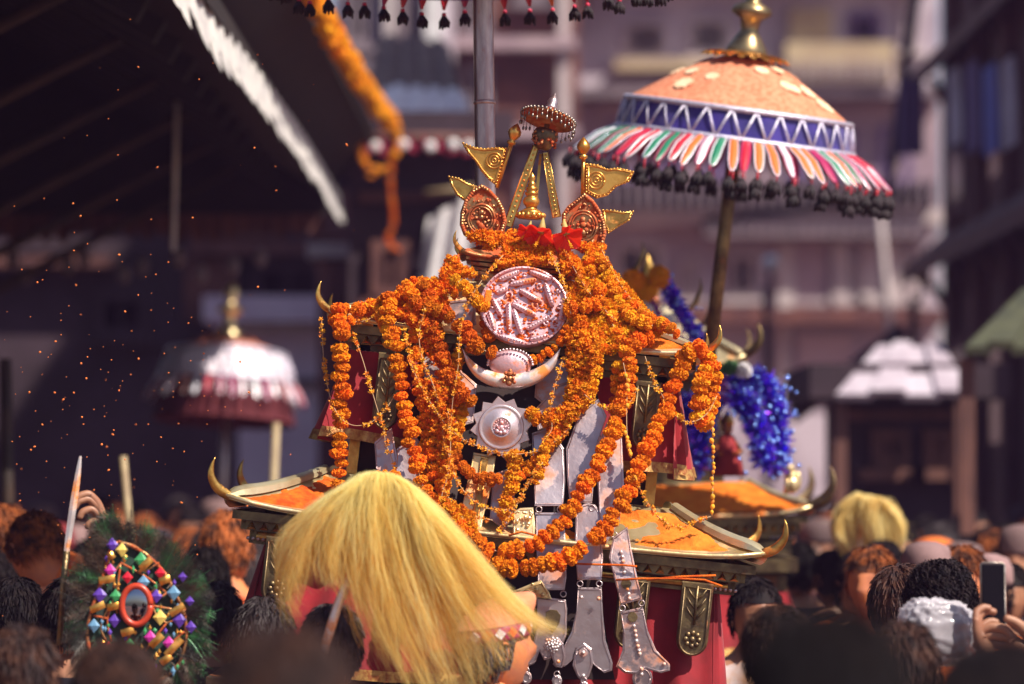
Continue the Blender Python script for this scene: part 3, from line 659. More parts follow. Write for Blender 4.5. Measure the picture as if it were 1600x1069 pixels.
# ---- star medallion
cx,cy=783,667; pts=[]
for k in range(24):
    a=PI/2+2*PI*k/24+.1; r_=49 if k%2==0 else 40; pts.append((cx+r_*math.cos(a),cy-r_*math.sin(a)))
ysr=-.065; star=plate('star_medallion',pts,ysr,M['silver_rose'],.008,.002)
b=MB(); c=L(cx,cy,ysr-.002); Ms=Matrix.Translation(c)@Matrix.Rotation(R(90),4,'X')
b.lathe([(.064,.0),(.061,.006),(.056,.002),(.050,.004),(.030,.009),(.027,.013),(.024,.009),(0,.008)],40,Ms); b.build('raised_ring',M['silver_rose'],star)
b=MB()
for (dx,dy,r_) in ((0,.012,.007),(0,-.002,.009),(-.010,-.012,.007),(.010,-.012,.007),(-.011,.002,.004),(.011,.002,.004),(-.006,-.004,.005),(.006,-.006,.005),(0,-.015,.006)):
    b.ball(Ms@Vector((dx,dy,.012)),(r_,.006,r_),8,6)
for k in range(18):
    a=2*PI*k/18; b.ball(Ms@Vector((.0205*math.cos(a),.0205*math.sin(a),.011)),.0024,6,4)
b.build('seated_figure_relief',M['silver_pink'],star)
# ---- silver straps: plates linked by rings (photo outlines)
def strap(px, m='silver_clean', dy=0.0, nm='strap_plate'):
    o=plate(nm,px,0,M[m],.003,.002,ys=lambda a,b_: yst(b_)+dy); n=len(px); cx_=sum(p[0] for p in px)/n; cy_=sum(p[1] for p in px)/n; b=MB()
    q=[]
    for x,y in px:
        l=math.hypot(x-cx_,y-cy_) or 1; k=max(.3,1-3.6/l); X,Y_=cx_+(x-cx_)*k,cy_+(y-cy_)*k; q.append(L(X,Y_,yst(Y_)+dy-.001))
    b.tube(q+[q[0]],.0013,5); b.build('raised_border',M[m],o); return o
rings=[]; studs=[]
plate('dark_gap_sheet',[(690,560),(905,540),(935,620),(940,700),(950,800),(930,900),(960,1060),(820,1060),(740,930),(690,840),(640,760),(640,640)],0,M['inner'],.004,0,ys=lambda a,b_: yst(b_)+.05)  # dark sheet added behind the straps to make the gaps dark
A1=strap([(831,676),(860,668),(881,700),(883,752),(880,790),(835,790),(834,740)],dy=.012)
A2=strap([(836,800),(881,800),(884,850),(885,900),(882,921),(840,921)],dy=.010)
A0=strap([(835,640),(872,600),(905,590),(900,640),(880,668),(840,672)],'silver',dy=.02)
rings+=[(842,795,yst(795)),(875,795,yst(795)),(844,927,yst(927)),(880,927,yst(927))]
B0=strap([(884,700),(905,645),(935,622),(948,650),(935,690),(929,740),(925,785),(890,786),(886,745)],dy=.006)
B1=strap([(899,800),(908,788),(918,785),(930,788),(938,800),(940,830),(942,870),(940,905),(902,905),(898,850)],dy=.002)
B2=strap([(903,917),(940,917),(942,960),(946,1000),(957,1035),(956,1046),(944,1050),(930,1040),(920,1020),(912,1030),(905,1020),(898,1010),(893,1030),(882,1040),(868,1041),(863,1036),(880,1010),(893,985),(900,955)],dy=.0)
C0=strap([(930,700),(948,660),(968,640),(972,690),(975,760),(968,810),(955,838),(945,850),(936,800),(933,740)],dy=-.004)
C1=strap([(958,838),(980,822),(987,860),(995,900),(1003,935),(970,944),(960,905),(951,870)],'silver',dy=-.012)
C2=strap([(969,955),(1004,947),(1012,985),(1025,1015),(1046,1036),(1046,1046),(1032,1050),(1010,1044),(992,1052),(975,1050),(962,1040),(972,1015),(973,985)],'silver',dy=-.014)
rings+=[(906,911,yst(911)-.004),(936,911,yst(911)-.004),(972,949,yst(949)-.02),(1002,941,yst(941)-.02),(925,793,yst(793)),(960,835,yst(835)-.01)]
for i,(x,y) in enumerate([(970,862),(972,869),(973,876),(974,884),(975,893),(980,919),(982,927),(983,934)]): studs.append((x,y,yst(y)-.016))
for (x,y) in [(990,977),(992,985),(993,992),(994,1000),(996,1008),(998,1015),(999,1020),(1037,1036),(1002,1044),(872,1032),(908,932),(935,934)]: studs.append((x,y,yst(y)-.018))
D1=strap([(838,930),(884,936),(886,950),(885,990),(878,1010),(868,1025),(850,1030),(842,1015),(835,1035),(822,1041),(820,1030),(832,1008),(840,975)],dy=.004)
heart=plate('heart_inlay',[(853,955),(860,951),(870,952),(876,960),(874,972),(868,982),(863,988),(857,980),(852,968)],yst(970)-.002,M['bronze'],.003,.001)
leafA=strap([(900,1012),(912,1003),(924,1012),(927,1035),(920,1055),(911,1066),(902,1056),(894,1038)],dy=-.008,nm='leaf_plate')
leafB=strap([(862,1000),(872,994),(880,1004),(884,1025),(878,1042),(868,1040),(860,1022)],dy=-.006,nm='leaf_plate')
for (x,y,r_) in ((822,1057,9),(870,1062,8),(1003,1058,16),(912,1072,8)):
    strap([(x+r_*math.cos(a),y+r_*math.sin(a)*1.15) for a in [2*PI*k/14 for k in range(14)]],dy=-.012,nm='dangling_disc'); rings.append((x,y-r_*1.3,yst(y)-.012))
studs+=[(911,1018,yst(1000)-.02),(911,1054,yst(1050)-.014),(1002,1052,yst(1050)-.02)]
for (x,y,r_) in ((988,963,8),(978,911,8),(911,1018,7)):
    plate('round_boss',[(x+r_*math.cos(a),y+r_*math.sin(a)) for a in [2*PI*k/14 for k in range(14)]],yst(y)-.018,M['bronze' if r_==8 else 'silver'],.004,.001)
for r_ in rings:
    b=MB(); ring(b,*r_); b.build('link_ring',M['silver_clean'],shrine)
for s_ in studs:
    b=MB(); stud(b,*s_); b.build('stud',M['silver_white'],shrine)
b=MB(); c=L(863,1006,yst(1006)-.012)
for k in range(26): 
    a=k*2.4; r_=.022*math.sqrt(k/26); b.ball(c+Vector((r_*math.cos(a),-.012*(1-k/26),r_*math.sin(a))),.0042,7,4)
b.build('filigree_boss',M['silver_white'],shrine)
# rear layer: left straps, gilt strips, relief piece, dark gap
strap([(740,706),(775,712),(768,760),(757,800),(748,845),(715,840),(722,790),(732,745)],'gold_pale',dy=.03,nm='gilt_strip')
strap([(752,712),(763,714),(752,790),(742,835),(732,832),(742,780)],'gold',dy=.024,nm='gilt_strip')
gr=strap([(801,800),(812,793),(833,792),(836,820),(835,848),(820,856),(802,852)],'gold_pale',dy=.0,nm='embossed_gilt_plate')
b=MB(); rnd=random.Random(9)
for k in range(26): stud(b,rnd.uniform(805,832),rnd.uniform(799,848),yst(820)-.004,rnd.uniform(.003,.007))
b.build('relief',M['gold_pale'],gr)
g2=strap([(795,925),(820,915),(845,905),(858,925),(862,935),(840,932),(826,945),(812,955),(800,945)],'gold_pale',dy=-.012,nm='embossed_gilt_crest')
b=MB()
for (x,y,r_) in ((810,930,.008),(824,925,.010),(838,920,.008),(848,928,.006),(816,942,.006),(832,912,.005)): stud(b,x,y,yst(y)-.016,r_)
b.tube([L(x,y,yst(y)-.016) for x,y in ((798,938),(812,924),(828,916),(846,910),(856,926))],.003,6); b.build('relief',M['gold_pale'],g2)
for px in ([(620,700),(650,680),(672,720),(668,780),(640,800),(615,790)],[(655,640),(700,640),(705,700),(690,760),(665,740)],[(700,560),(745,600),(740,660),(712,668),(690,620)],[(700,470),(742,465),(745,520),(730,545),(705,520)],[(660,560),(690,540),(700,600),(690,650),(665,640)],
           [(585,690),(612,668),(622,720),(612,760),(590,770)],[(770,740),(800,730),(805,790),(790,830),(765,810)],[(840,560),(890,560),(895,600),(860,640),(835,620)]):
    strap(px,'silver',dy=.035)
# thin ties across the straps
for pts in ([(880,879),(930,881),(975,882),(995,884)],[(962,905),(1000,903),(1060,903),(1100,905),(1128,915)],[(795,836),(815,830),(838,836)],[(1010,905),(1060,900),(1118,898)]):
    b=MB(); b.tube([L(x,y,yst(y)-.03) for x,y in pts],.003,6); b.build('binding_cord',M['powder_red'],shrine)
# ---- crown of ornaments on top
yt=.24
def tp(name,px,m,y=yt,th=.006,inset=.003,parent=None): return plate(name,px,y,M[m],th,inset,parent)
def flag(px, m, ring_c=None, rr=11):
    f=tp('metal_flag',px,m)
    n=len(px); cx_=sum(p[0] for p in px)/n; cy_=sum(p[1] for p in px)/n
    b=MB(); ins=[L(cx_+(x-cx_)*.86,cy_+(y-cy_)*.84,yt-.003) for x,y in px]; b.tube(ins+[ins[0]],.0028,6)
    lo=[Vector((x,y,0)) for x,y in px]+[Vector((*px[0],0))]
    for a,c in zip(lo,lo[1:]):
        k=max(1,int((c-a).length/5))
        for i in range(k): q=a.lerp(c,i/k); b.ball(L(cx_+(q.x-cx_)*.94,cy_+(q.y-cy_)*.93,yt-.002),(.0035,.004,.0035),6,4)
    if ring_c:
        for r_ in (rr,rr*.62,rr*.25): b.tube([L(ring_c[0]+r_*math.cos(a),ring_c[1]+r_*math.sin(a),yt-.004) for a in [2*PI*k/20 for k in range(21)]],.0024,6)
    b.build('embossing',M[m],f); return f
flag([(721,220),(738,227),(756,230),(775,228),(792,229),(788,245),(782,268),(776,289),(764,280),(752,266),(742,250),(730,236)],'gold_clean',(772,249),12)
flag([(700,273),(716,276),(730,284),(745,290),(736,302),(727,314),(714,304),(705,289)],'gold')
flag([(915,253),(933,255),(949,262),(966,260),(992,266),(984,282),(964,290),(950,304),(932,309),(914,300)],'gold_clean',(932,280),13)
flag([(941,326),(960,327),(975,330),(991,328),(984,343),(968,352),(950,364),(943,350)],'gold')
for (a,c,kb,kr) in (((776,292),(802,214),(804,206),11),((911,304),(912,240),(912,228),11)):
    b=MB(); b.tube([L(*a,yt+.004),L(*c,yt+.004)],.0065,8); o=b.build('flag_staff',M['gold_clean'],shrine)
    d=(L(*c,yt)-L(*a,yt)).normalized(); rot=d.to_track_quat('Z','Y').to_matrix().to_4x4(); b=MB()
    r_=kr*S; b.lathe([(.004,-r_*1.9),(r_*.65,-r_*1.6),(r_*.65,-r_*1.25),(.006,-r_*1.1),(r_*.55,-r_*.9),(r_,-r_*.1),(r_*.95,r_*.35),(r_*.55,r_*.95),(r_*.12,r_*1.4),(0,r_*1.5)],14,Matrix.Translation(L(*kb,yt))@rot); b.build('staff_knob',M['gold_clean'],o)
def mandorla(px, c, r_, m, seed):
    f=tp('teardrop_plaque',px,m,yt-.02,.012,.004); n=len(px); cx_=sum(p[0] for p in px)/n; cy_=sum(p[1] for p in px)/n; y=yt-.024; b=MB()
    lo=[Vector((x,y_,0)) for x,y_ in px]+[Vector((*px[0],0))]
    for a,cc in zip(lo,lo[1:]):
        k=max(1,int((cc-a).length/4.2))
        for i in range(k): q=a.lerp(cc,i/k); b.ball(L(cx_+(q.x-cx_)*.90,cy_+(q.y-cy_)*.91,y),(.0062,.0055,.0062),7,4)
    for rr in (1.0,.82): b.tube([L(c[0]+r_*rr*.95*math.cos(a),c[1]+r_*rr*1.05*math.sin(a),y-.002) for a in [2*PI*k/24 for k in range(25)]],.0035 if rr==1 else .002,6)
    rnd=random.Random(seed)
    for k in range(60): a=rnd.uniform(0,6.3); q=1.12+rnd.random()*.28 if k>26 else rnd.random()*.7; b.ball(L(c[0]+r_*q*math.cos(a),c[1]+r_*q*math.sin(a)*1.1,y),rnd.uniform(.0025,.0055),6,4)
    for (dx,dy,rr) in ((0,-10,5),(0,-2,5),(-5,6,4),(5,6,4),(0,11,6),(-8,-2,3),(8,-2,3)): b.ball(L(c[0]+dx,c[1]+dy,y-.002),(rr*S,.006,rr*S),8,5)
    b.build('embossing',M[m],f)
mandorla([(752,286),(766,294),(779,308),(788,325),(792,345),(787,362),(775,374),(756,379),(738,376),(724,366),(718,350),(719,330),(726,310),(738,294)],(752,341),22,'copper',1)
mandorla([(913,299),(927,310),(939,327),(946,347),(948,364),(944,380),(933,391),(915,396),(898,388),(884,372),(878,352),(878,333),(887,320),(900,310)],(911,352),23,'copper',2)
# tripod
for k,(a,c,w) in enumerate((((838,226),(793,352),6.5),((852,236),(870,338),6.2),((845,238),(836,330),2.6))):
    y=yt+(.01 if k<2 else .05); p0,p1=L(*a,y),L(*c,y-.01); d=(p1-p0).normalized(); s_=d.cross(Vector((0,1,0))).normalized(); w*=S
    b=MB(); b.plate([p0-s_*w*.8,p0+s_*w*.8,p1+s_*w*1.1,p1-s_*w*1.1],[q+Vector((0,.014,0)) for q in (p0-s_*w*.8,p0+s_*w*.8,p1+s_*w*1.1,p1-s_*w*1.1)],.001)
    leg=b.build('tripod_leg',M['gold'],shrine,smooth=False)
    if k<2:
        b=MB()
        for i in range(15): q=p0.lerp(p1,(i+.7)/15.5); b.ball(q-Vector((0,.002,0)),(.0036,.003,.0036),7,4)
        for sg in(-1,1): b.tube([p0+s_*w*.75*sg,p1+s_*w*1.05*sg],.0018,5)
        b.build('beading',M['gold'],leg)
b=MB(); c=L(851,215,yt); b.lathe([(.014,-.032),(.024,-.026),(.030,-.012),(.034,.008),(.033,.024),(.025,.030),(.018,.024),(.016,.0)],16,Matrix.Translation(c)@Matrix.Rotation(R(8),4,'Y')); hb=b.build('carved_head_block',M['bronze'],shrine)
b=MB(); rnd=random.Random(3)
for k in range(46):
    a=rnd.uniform(0,2*PI); z=rnd.uniform(-.024,.022); r_=.033; b.ball(c+Vector((r_*math.cos(a),r_*math.sin(a),z)),rnd.uniform(.003,.006),6,4)
b.build('carving',M['copper'],hb)
# little parasol
Mp=Matrix.Translation(L(857,183,yt))@Matrix.Rotation(R(9),4,'Y')@Matrix.Rotation(R(-15),4,'X'); R0=.080
b=MB(); b.lathe([(0,.030),(.018,.026),(.045,.012),(R0,.0),(R0+.002,-.003),(R0-.001,-.008),(R0-.006,-.004),(.04,.004),(0,.012)],40,Mp,1,1); par=b.build('small_parasol',M['copper'],shrine)
b=MB()
for k in range(40):
    a=2*PI*k/40; b.ball(Mp@Vector((R0*math.cos(a),R0*math.sin(a),0)),.0052,7,4)
b.build('rim_beads',M['pewter'],par)
for k in range(34):
    a=2*PI*k/34; p=Mp@Vector((R0*math.cos(a),R0*math.sin(a),-.004)); b=MB(); l=.010+.006*(k%3)
    b.tube([p,p+Vector((0,0,-l))],.0012,5); b.ball(p+Vector((0,0,-l-.006)),(.0036,.0036,.0065),6,5); b.build('pendant_drop',M['pewter'],par)
b=MB(); b.lathe([(.0,.026),(.016,.028),(.018,.036),(.013,.042),(.016,.052),(.012,.062),(.004,.072),(0,.082)],14,Mp); b.build('finial',M['silver_clean'],par)
b=MB(); b.tube([L(855,192,yt),L(852,212,yt)],.008,8); b.tube([Mp@Vector((0,-.076,-.002)),Mp@Vector((0,-.04,.006)),Mp@Vector((0,0,.014))],[.006,.004,.004],6); b.build('stem',M['bronze'],par)
# central pinnacle
b=MB(); c=L(829,341,yt); Mq=Matrix.Translation(c)@Matrix.Rotation(R(-4),4,'Y')
b.lathe([(.036,0),(.038,.006),(.030,.012),(.036,.018),(.026,.026),(.014,.032),(.016,.036),(.022,.042),(.0245,.052),(.020,.062),(.013,.066),(.019,.071),(.019,.077),(.013,.080),(.017,.085),(.016,.091),(.010,.094),(.0125,.099),(.010,.105),(.007,.109),(.010,.116),(.0085,.124),(.003,.132),(0,.136)],22,Mq); pin=b.build('pinnacle',M['gold_clean'],shrine)
b=MB()
for k in range(14): a=2*PI*k/14; b.ball(Mq@Vector((.037*math.cos(a),.037*math.sin(a),.010)),(.0075,.0075,.009),7,5)
b.build('lotus_petals',M['gold_clean'],pin)
# ================================================================== FLOWERS
def marigold_mesh(seed, m, flat=.55, n=120, rag=.13):
    """ruffled pompom, unit radius, string axis = z"""
    rnd=random.Random(seed); b=MB(); b.ball((0,0,0),(.84,.84,.84*flat),12,6)
    for k in range(n):
        z=1-2*(k+.5)/n; a=k*2.39996+rnd.uniform(-.2,.2); r=math.sqrt(max(0,1-z*z)); nrm=Vector((r*math.cos(a),r*math.sin(a),z))
        p=Vector((nrm.x*.84,nrm.y*.84,nrm.z*.84*flat)); t=nrm.orthogonal().normalized(); t.rotate(Matrix.Rotation(rnd.uniform(0,6.28),3,nrm)); s_=nrm.cross(t)
        w=rnd.uniform(.15,.22); h=rnd.uniform(.12,.12+rag); c=nrm*h+t*rnd.uniform(-.1,.1)
        b.add([p-s_*w*.6-t*.04,p+s_*w*.6-t*.04,p+c*.8+s_*w+t*.06,p+c*1.1,p+c*.8-s_*w+t*.06,p+t*.12],[(0,1,2,3),(0,3,4),(0,4,5),(5,4,3,2),(5,2,1)])
    return b.mesh('marigold',m,smooth=False)
MG={'o':[marigold_mesh(i,M['mari']) for i in range(5)],'y':[marigold_mesh(20+i,M['mari_y'],.55,110,.16) for i in range(4)],
    'p':[marigold_mesh(40+i,M['mari_p'],.64,110,.08) for i in range(4)],'d':[marigold_mesh(60+i,M['mari_y'],.36,70,.34) for i in range(4)]}
def bud_mesh(seed, kind):
    rnd=random.Random(seed); b=MB()
    if kind=='bud': b.lathe([(0,-1.0),(.55,-.7),(.8,-.1),(.62,.5),(.2,.9),(0,1.1)],8)
    else:
        b.ball((0,0,0),.45,6,4)
        for k in range(16):
            n=Vector((rnd.gauss(0,1),rnd.gauss(0,1),rnd.gauss(0,.7))).normalized(); t=n.orthogonal().normalized(); t.rotate(Matrix.Rotation(rnd.uniform(0,6.3),3,n)); s_=n.cross(t)
            b.add([n*.3-s_*.18,n*.3+s_*.18,n*rnd.uniform(.8,1.25)+s_*.22+t*.15,n*rnd.uniform(.8,1.2)-s_*.2+t*.1],[(0,1,2,3)])
    return b.mesh('flower_bud',M['bud'],smooth=(kind=='bud'))
BG_={'bud':[bud_mesh(i,'bud') for i in range(3)],'petal':[bud_mesh(10+i,'petal') for i in range(5)]}
GN=0
def strand(b, pts, r=.0012): b.tube(pts,r,4)
def garland(label, px, y, w=.025, kind='o', pitch=.52, group='marigold garlands hung over the shrine', jit=.15, ys=None, seed=None, Yabs=None):
    """garland of separate marigolds; px path in photo pixels, y depth offsets (number or list)"""
    global GN; GN+=1; rnd=random.Random(GN*7+1)
    n=len(px); yy=y if hasattr(y,'__len__') else [y]*n
    pts=[D(p[0],p[1],(Yabs or 10)+q) for p,q in zip(px,yy)]
    root=empty('marigold_garland',pts[0],label,'garland',group); o=Vector(root.location)
    b=MB(); b.tube([p-o for p in cr(pts,len(pts)*5)],.0016,4); b.build('string',M['thread'],root)
    ev=even(pts,w*2*pitch*1.12)
    for k,(p,t) in enumerate(ev):
        ms=MG[kind[k%len(kind)]] if len(kind)>1 else MG[kind]
        me=rnd.choice(ms); s_=w*rnd.uniform(.80,1.14)
        q=t.to_track_quat('Z','Y').to_matrix().to_4x4()@Matrix.Rotation(rnd.uniform(0,6.28),4,'Z')@Matrix.Rotation(rnd.gauss(0,.16),4,'X')
        j=Vector((rnd.gauss(0,1),rnd.gauss(0,.5),rnd.gauss(0,1)))*w*jit
        link('marigold',me,root,Matrix.Translation(p-o+j)@q@Matrix.Scale(s_,4))
    return root
def chain(label, px, y, r=.0075, kind='petal', step=None, group='thin strings of small buds on the shrine', gap=0, Yabs=None):
    global GN; GN+=1; rnd=random.Random(GN*11+3); n=len(px); yy=y if hasattr(y,'__len__') else [y]*n
    pts=[D(p[0],p[1],(Yabs or 10)+q) for p,q in zip(px,yy)]; root=empty('bud_string',pts[0],label,'flower string',group); o=Vector(root.location)
    b=MB(); b.tube([p-o for p in cr(pts,len(pts)*5)],.0011,4); b.build('string',M['thread'],root)
    for k,(p,t) in enumerate(even(pts,step or r*1.45)):
        if gap and math.sin(k*.55+GN)+rnd.uniform(-.6,.6)>1-gap: continue
        s_=r*rnd.uniform(.75,1.25); q=t.to_track_quat('Z','Y').to_matrix().to_4x4()@Matrix.Rotation(rnd.uniform(0,6.28),4,'Z')@Matrix.Rotation(rnd.gauss(0,.4),4,'X')
        link('flower_bud',rnd.choice(BG_[kind]),root,Matrix.Translation(p-o+Vector((rnd.gauss(0,1),rnd.gauss(0,1),rnd.gauss(0,1)))*r*.3)@q@Matrix.Scale(s_,4))
    return root
W1=.0245
garland('long marigold garland hanging straight down at the left upper roof corner',[(527,484),(531,520),(533,560),(533,610),(532,660),(530,710),(528,765)],[-.02,-.05,-.05,-.05,-.05,-.05,-.05],W1,'o',.50)
garland('short powdered marigold garland wound round the left roof corner',[(545,500),(528,512),(524,492),(540,482),(562,488)],[-.02,-.03,0,.02,.0],.019,'o')
garland('marigold garland falling from the upper roof second from the left',[(604,458),(610,500),(617,545),(626,600),(637,650),(645,700),(655,740),(668,780)],[0,-.03,-.05,-.06,-.08,-.10,-.12,-.14],W1,'oo',.5)
garland('third marigold garland from the left crossing toward the star medallion',[(640,452),(648,500),(652,550),(654,600),(664,650),(672,700),(676,750)],[.02,.0,-.01,-.02,-.04,-.06,-.08],.022,'o',.5)
garland('powder covered marigold garland fourth from the left',[(665,446),(675,490),(684,540),(697,580),(716,610),(742,634)],[.02,-.01,-.03,-.05,-.07,-.08],.026,'p',.46)
garland('powder caked marigold garland running down into the left tip of the crescent',[(648,470),(672,482),(700,492),(722,512),(738,532),(752,544),(768,552)],[.0,-.02,-.03,-.04,-.05,-.055,-.05],.026,'p',.42)
garland('marigold garland behind the crescent joining the two sides of the disc',[(835,560),(850,553),(866,544),(880,530),(888,510)],[-.03,-.03,-.03,-.02,-.01],.015,'o',.5)
garland('tangled darker garland left of the star medallion',[(700,640),(694,680),(700,720),(690,760),(676,800),(668,830)],[-.05,-.06,-.08,-.10,-.11,-.12],.024,'od',.36)
garland('flattened marigold garland beside the third one on the left',[(660,600),(668,650),(674,700),(664,740),(660,790)],[-.0,-.02,-.03,-.05,-.07],.024,'d',.30)
garland('small loop of garland under the star medallion',[(700,690),(716,722),(740,742),(765,748),(785,744)],[-.07,-.09,-.11,-.12,-.13],.020,'p',.44)
garland('stacked flat flowers hanging below the star medallion',[(806,708),(803,735),(798,760),(792,785),(784,805)],[-.09,-.11,-.12,-.13,-.14],.0215,'d',.30)
garland('tangled garland right of the star medallion',[(915,560),(902,610),(884,650),(868,680),(850,705),(826,730),(812,745)],[-.02,-.04,-.06,-.08,-.09,-.1,-.11],.019,'yo',.44)
garland('garland swinging down from the roof between crescent and star',[(900,600),(886,636),(862,655),(838,652),(822,640)],[-.04,-.07,-.08,-.08,-.07],.019,'od',.40)
garland('brownish garland right of the crescent tip',[(905,500),(912,540),(908,580),(898,620),(880,660),(862,690)],[-.02,-.04,-.05,-.06,-.07,-.08],.024,'o',.42)
garland('garland of shredded flowers on the right of the crescent',[(925,520),(932,560),(922,600),(902,640)],[-.01,-.03,-.04,-.05],.022,'yd',.36)
garland('horizontal marigold garland right of the silver disc',[(885,486),(905,480),(928,476),(940,462),(936,445)],[-.02,-.02,-.01,.0,.02],.021,'o',.46)
garland('marigold garland left of the silver disc top',[(712,436),(728,450),(745,462),(756,478)],[.0,-.01,-.01,.0],.022,'y',.44)
garland('powdered garland at the upper left of the disc',[(738,462),(752,470),(760,500),(765,530)],[.03,.03,.02,.01],.020,'p',.42)
garland('inner of the two big marigold loops across the silver straps',[(1036,504),(1014,520),(996,538),(984,556),(982,590),(972,630),(955,680),(936,722),(912,762),(890,800),(862,832),(832,852),(800,862),(768,858),(740,845),(722,826)],[.04,.02,-.02,-.05,-.06,-.08,-.12,-.16,-.19,-.22,-.24,-.25,-.26,-.26,-.25,-.24],.0245,'o',.47)
garland('outer and longest marigold loop hanging from the right upper roof corner',[(1080,548),(1066,572),(1056,600),(1040,642),(1022,680),(1004,715),(992,742),(984,765),(972,786),(950,822),(922,848),(895,864),(860,880),(822,886),(790,886),(760,880),(738,868)],[.03,-.03,-.05,-.08,-.12,-.16,-.18,-.20,-.22,-.24,-.26,-.27,-.28,-.28,-.28,-.28,-.27],.0255,'o',.46)
garland('doubled marigold loop hung over the right roof corner horns',[(1106,556),(1098,600),(1090,640),(1096,660),(1108,655),(1114,620),(1118,585),(1112,562),(1100,552)],[.0,-.03,-.03,-.02,.02,.04,.04,.03,.02],.024,'yo',.40)
garland('short marigold bunch wrapped round the foot of the right corner horn',[(1064,560),(1076,550),(1090,545)],[-.02,-.03,-.02],.026,'o',.5)
garland('marigold garland pulled tight over the right half of the upper roof',[(1000,528),(980,545),(968,580),(962,620),(966,650)],[-.0,-.03,-.03,-.03,-.02],.020,'oy',.46)
garland('garland on the roof crest behind the disc on its left',[(628,452),(650,440),(675,444),(694,456)],[.06,.08,.08,.06],.022,'oy',.42)
garland('garland lying over the left ridge of the upper roof',[(600,470),(596,492),(604,516),(612,540)],[.03,.0,-.03,-.04],.020,'y',.46)
garland('lowest piece of garland peeking out above the yellow hair',[(590,742),(606,740),(622,748)],-.12,.018,'y',.5)
garland('garland hidden along the left inner side below the crescent',[(716,548),(712,590),(722,630),(716,668),(712,700)],[-.01,-.03,-.05,-.06,-.07],.017,'oyd',.40)
garland('end of the big loops running under the yellow hair',[(700,790),(712,812),(734,836),(752,850)],[-.20,-.22,-.24,-.25],.017,'od',.42)
garland('short garland across the straps at the right of the star',[(868,686),(852,700),(848,728),(836,752)],[-.09,-.11,-.12,-.13],.015,'yd',.38)
for i,(px_,k_) in enumerate((([(936,398),(952,440),(972,478),(992,500),(1020,508)],'y'),([(918,400),(930,440),(946,480),(960,512),(972,540)],'yo'),([(900,410),(912,450),(922,490),(934,520),(944,548)],'oy'),([(892,440),(898,480),(906,520),(914,552)],'o'),([(948,420),(976,462),(1008,494),(1040,508),(1062,524)],'yo'))):
    garland(['yellowish marigold strand along the right edge of the upper roof','marigold strand draped down the middle of the right roof shoulder','marigold strand draped nearer the disc on the right roof shoulder','marigold strand hanging right beside the disc rim','outermost marigold strand over the right shoulder toward the corner horn'][i],px_,[.10,.07,.04,.0,-.02][:len(px_)],.018,k_,.5)
# thin strings
chain('thin bud string drooping from the left horn in a loop',[(502,498),(504,540),(508,580),(516,620),(530,650),(552,664),(578,660),(600,642),(616,618)],[-.02,-.02,-.03,-.05,-.08,-.09,-.09,-.08,-.06],.0078,gap=.25)
chain('thin loose string hanging in front of the left red curtain',[(552,520),(566,560),(578,600),(590,640),(600,672),(602,700)],[-.03,-.05,-.06,-.07,-.07,-.07],.008,gap=.55)
chain('thin string continuing down from the left curtain to the hair',[(602,690),(612,715),(622,745),(640,772)],-.08,.0075,gap=.2)
chain('yellow string zigzagging from the third garland to below the star medallion',[(632,516),(640,560),(656,600),(680,640),(706,672),(740,694),(790,708),(830,706),(866,690),(890,668)],[-.04,-.07,-.08,-.09,-.10,-.11,-.12,-.12,-.11,-.10],.0088)
chain('thin string hanging left of the disc past the crescent tip',[(786,398),(766,420),(744,450),(728,480),(718,520),(716,570),(708,620),(704,668)],[.03,.0,-.04,-.05,-.07,-.08,-.09,-.10],.0072,gap=.35)
chain('thin yellow string down the left of the powdered garland',[(664,480),(655,520),(660,560),(680,610),(690,660),(695,700)],[-.04,-.05,-.07,-.08,-.08,-.09],.0075,gap=.3)
chain('thin yellow string hanging right of the star medallion',[(880,560),(868,600),(860,640),(862,670),(846,690)],[-.05,-.08,-.09,-.10,-.11],.0075,gap=.3)
chain('short string over the upper right of the disc',[(858,392),(872,420),(884,450),(892,490)],[.04,.02,-.02,-.04],.008,gap=.1)
chain('string from the top roof down the right roof slope',[(884,392),(900,424),(918,452),(940,478),(962,500)],[.06,.04,.02,.0,-.01],.0075,gap=.2)
chain('yellow string draped along the right edge of the roof heap',[(938,384),(954,416),(970,444),(990,470),(1014,490)],[.1,.08,.07,.06,.05],.0075,gap=.15)
chain('string of round buds hanging between the two big loops',[(974,566),(980,600),(979,640),(980,680),(986,715)],[-.08,-.09,-.10,-.12,-.15],.0085,'bud',.0135,gap=.5)
chain('thin string hanging off the right eave toward the corner loop',[(1008,556),(1018,586),(1032,612),(1046,636),(1062,654),(1084,658),(1106,644),(1120,618)],[-.04,-.06,-.08,-.08,-.08,-.08,-.06,-.03],.0088,gap=.1)
chain('bead like bud string hanging free from the right corner down to the lower roof',[(1113,662),(1114,700),(1114,740),(1113,775),(1112,806)],-.03,.0078,'bud',.0155)
chain('yellow string sagging over the right lower roof',[(992,745),(1006,776),(1022,800),(1044,818),(1066,822),(1086,814),(1110,806)],[-.2,-.16,-.14,-.14,-.12,-.10,-.08],.0085)
chain('string tied across from the right of the star to the inner loop',[(900,600),(918,620),(940,634),(962,640),(984,628),(996,606)],[-.06,-.08,-.09,-.10,-.09,-.08],.0075)
chain('string looping under the star medallion on the left',[(698,696),(706,728),(720,760),(744,784),(772,796),(796,794),(812,776)],[-.10,-.12,-.14,-.16,-.17,-.16,-.15],.0082)
chain('string climbing beside the gilt plate',[(780,830),(796,806),(812,780),(828,750),(848,722)],[-.17,-.17,-.16,-.15,-.14],.0085)
chain('string lying on the left upper eave',[(540,500),(562,502),(580,496),(598,486)],[-.01,-.01,.0,.01],.009)
chain('yellow string falling between the left garlands',[(700,640),(704,690),(700,740),(690,780),(700,830)],[-.1,-.12,-.14,-.15,-.18],.0075,gap=.3)
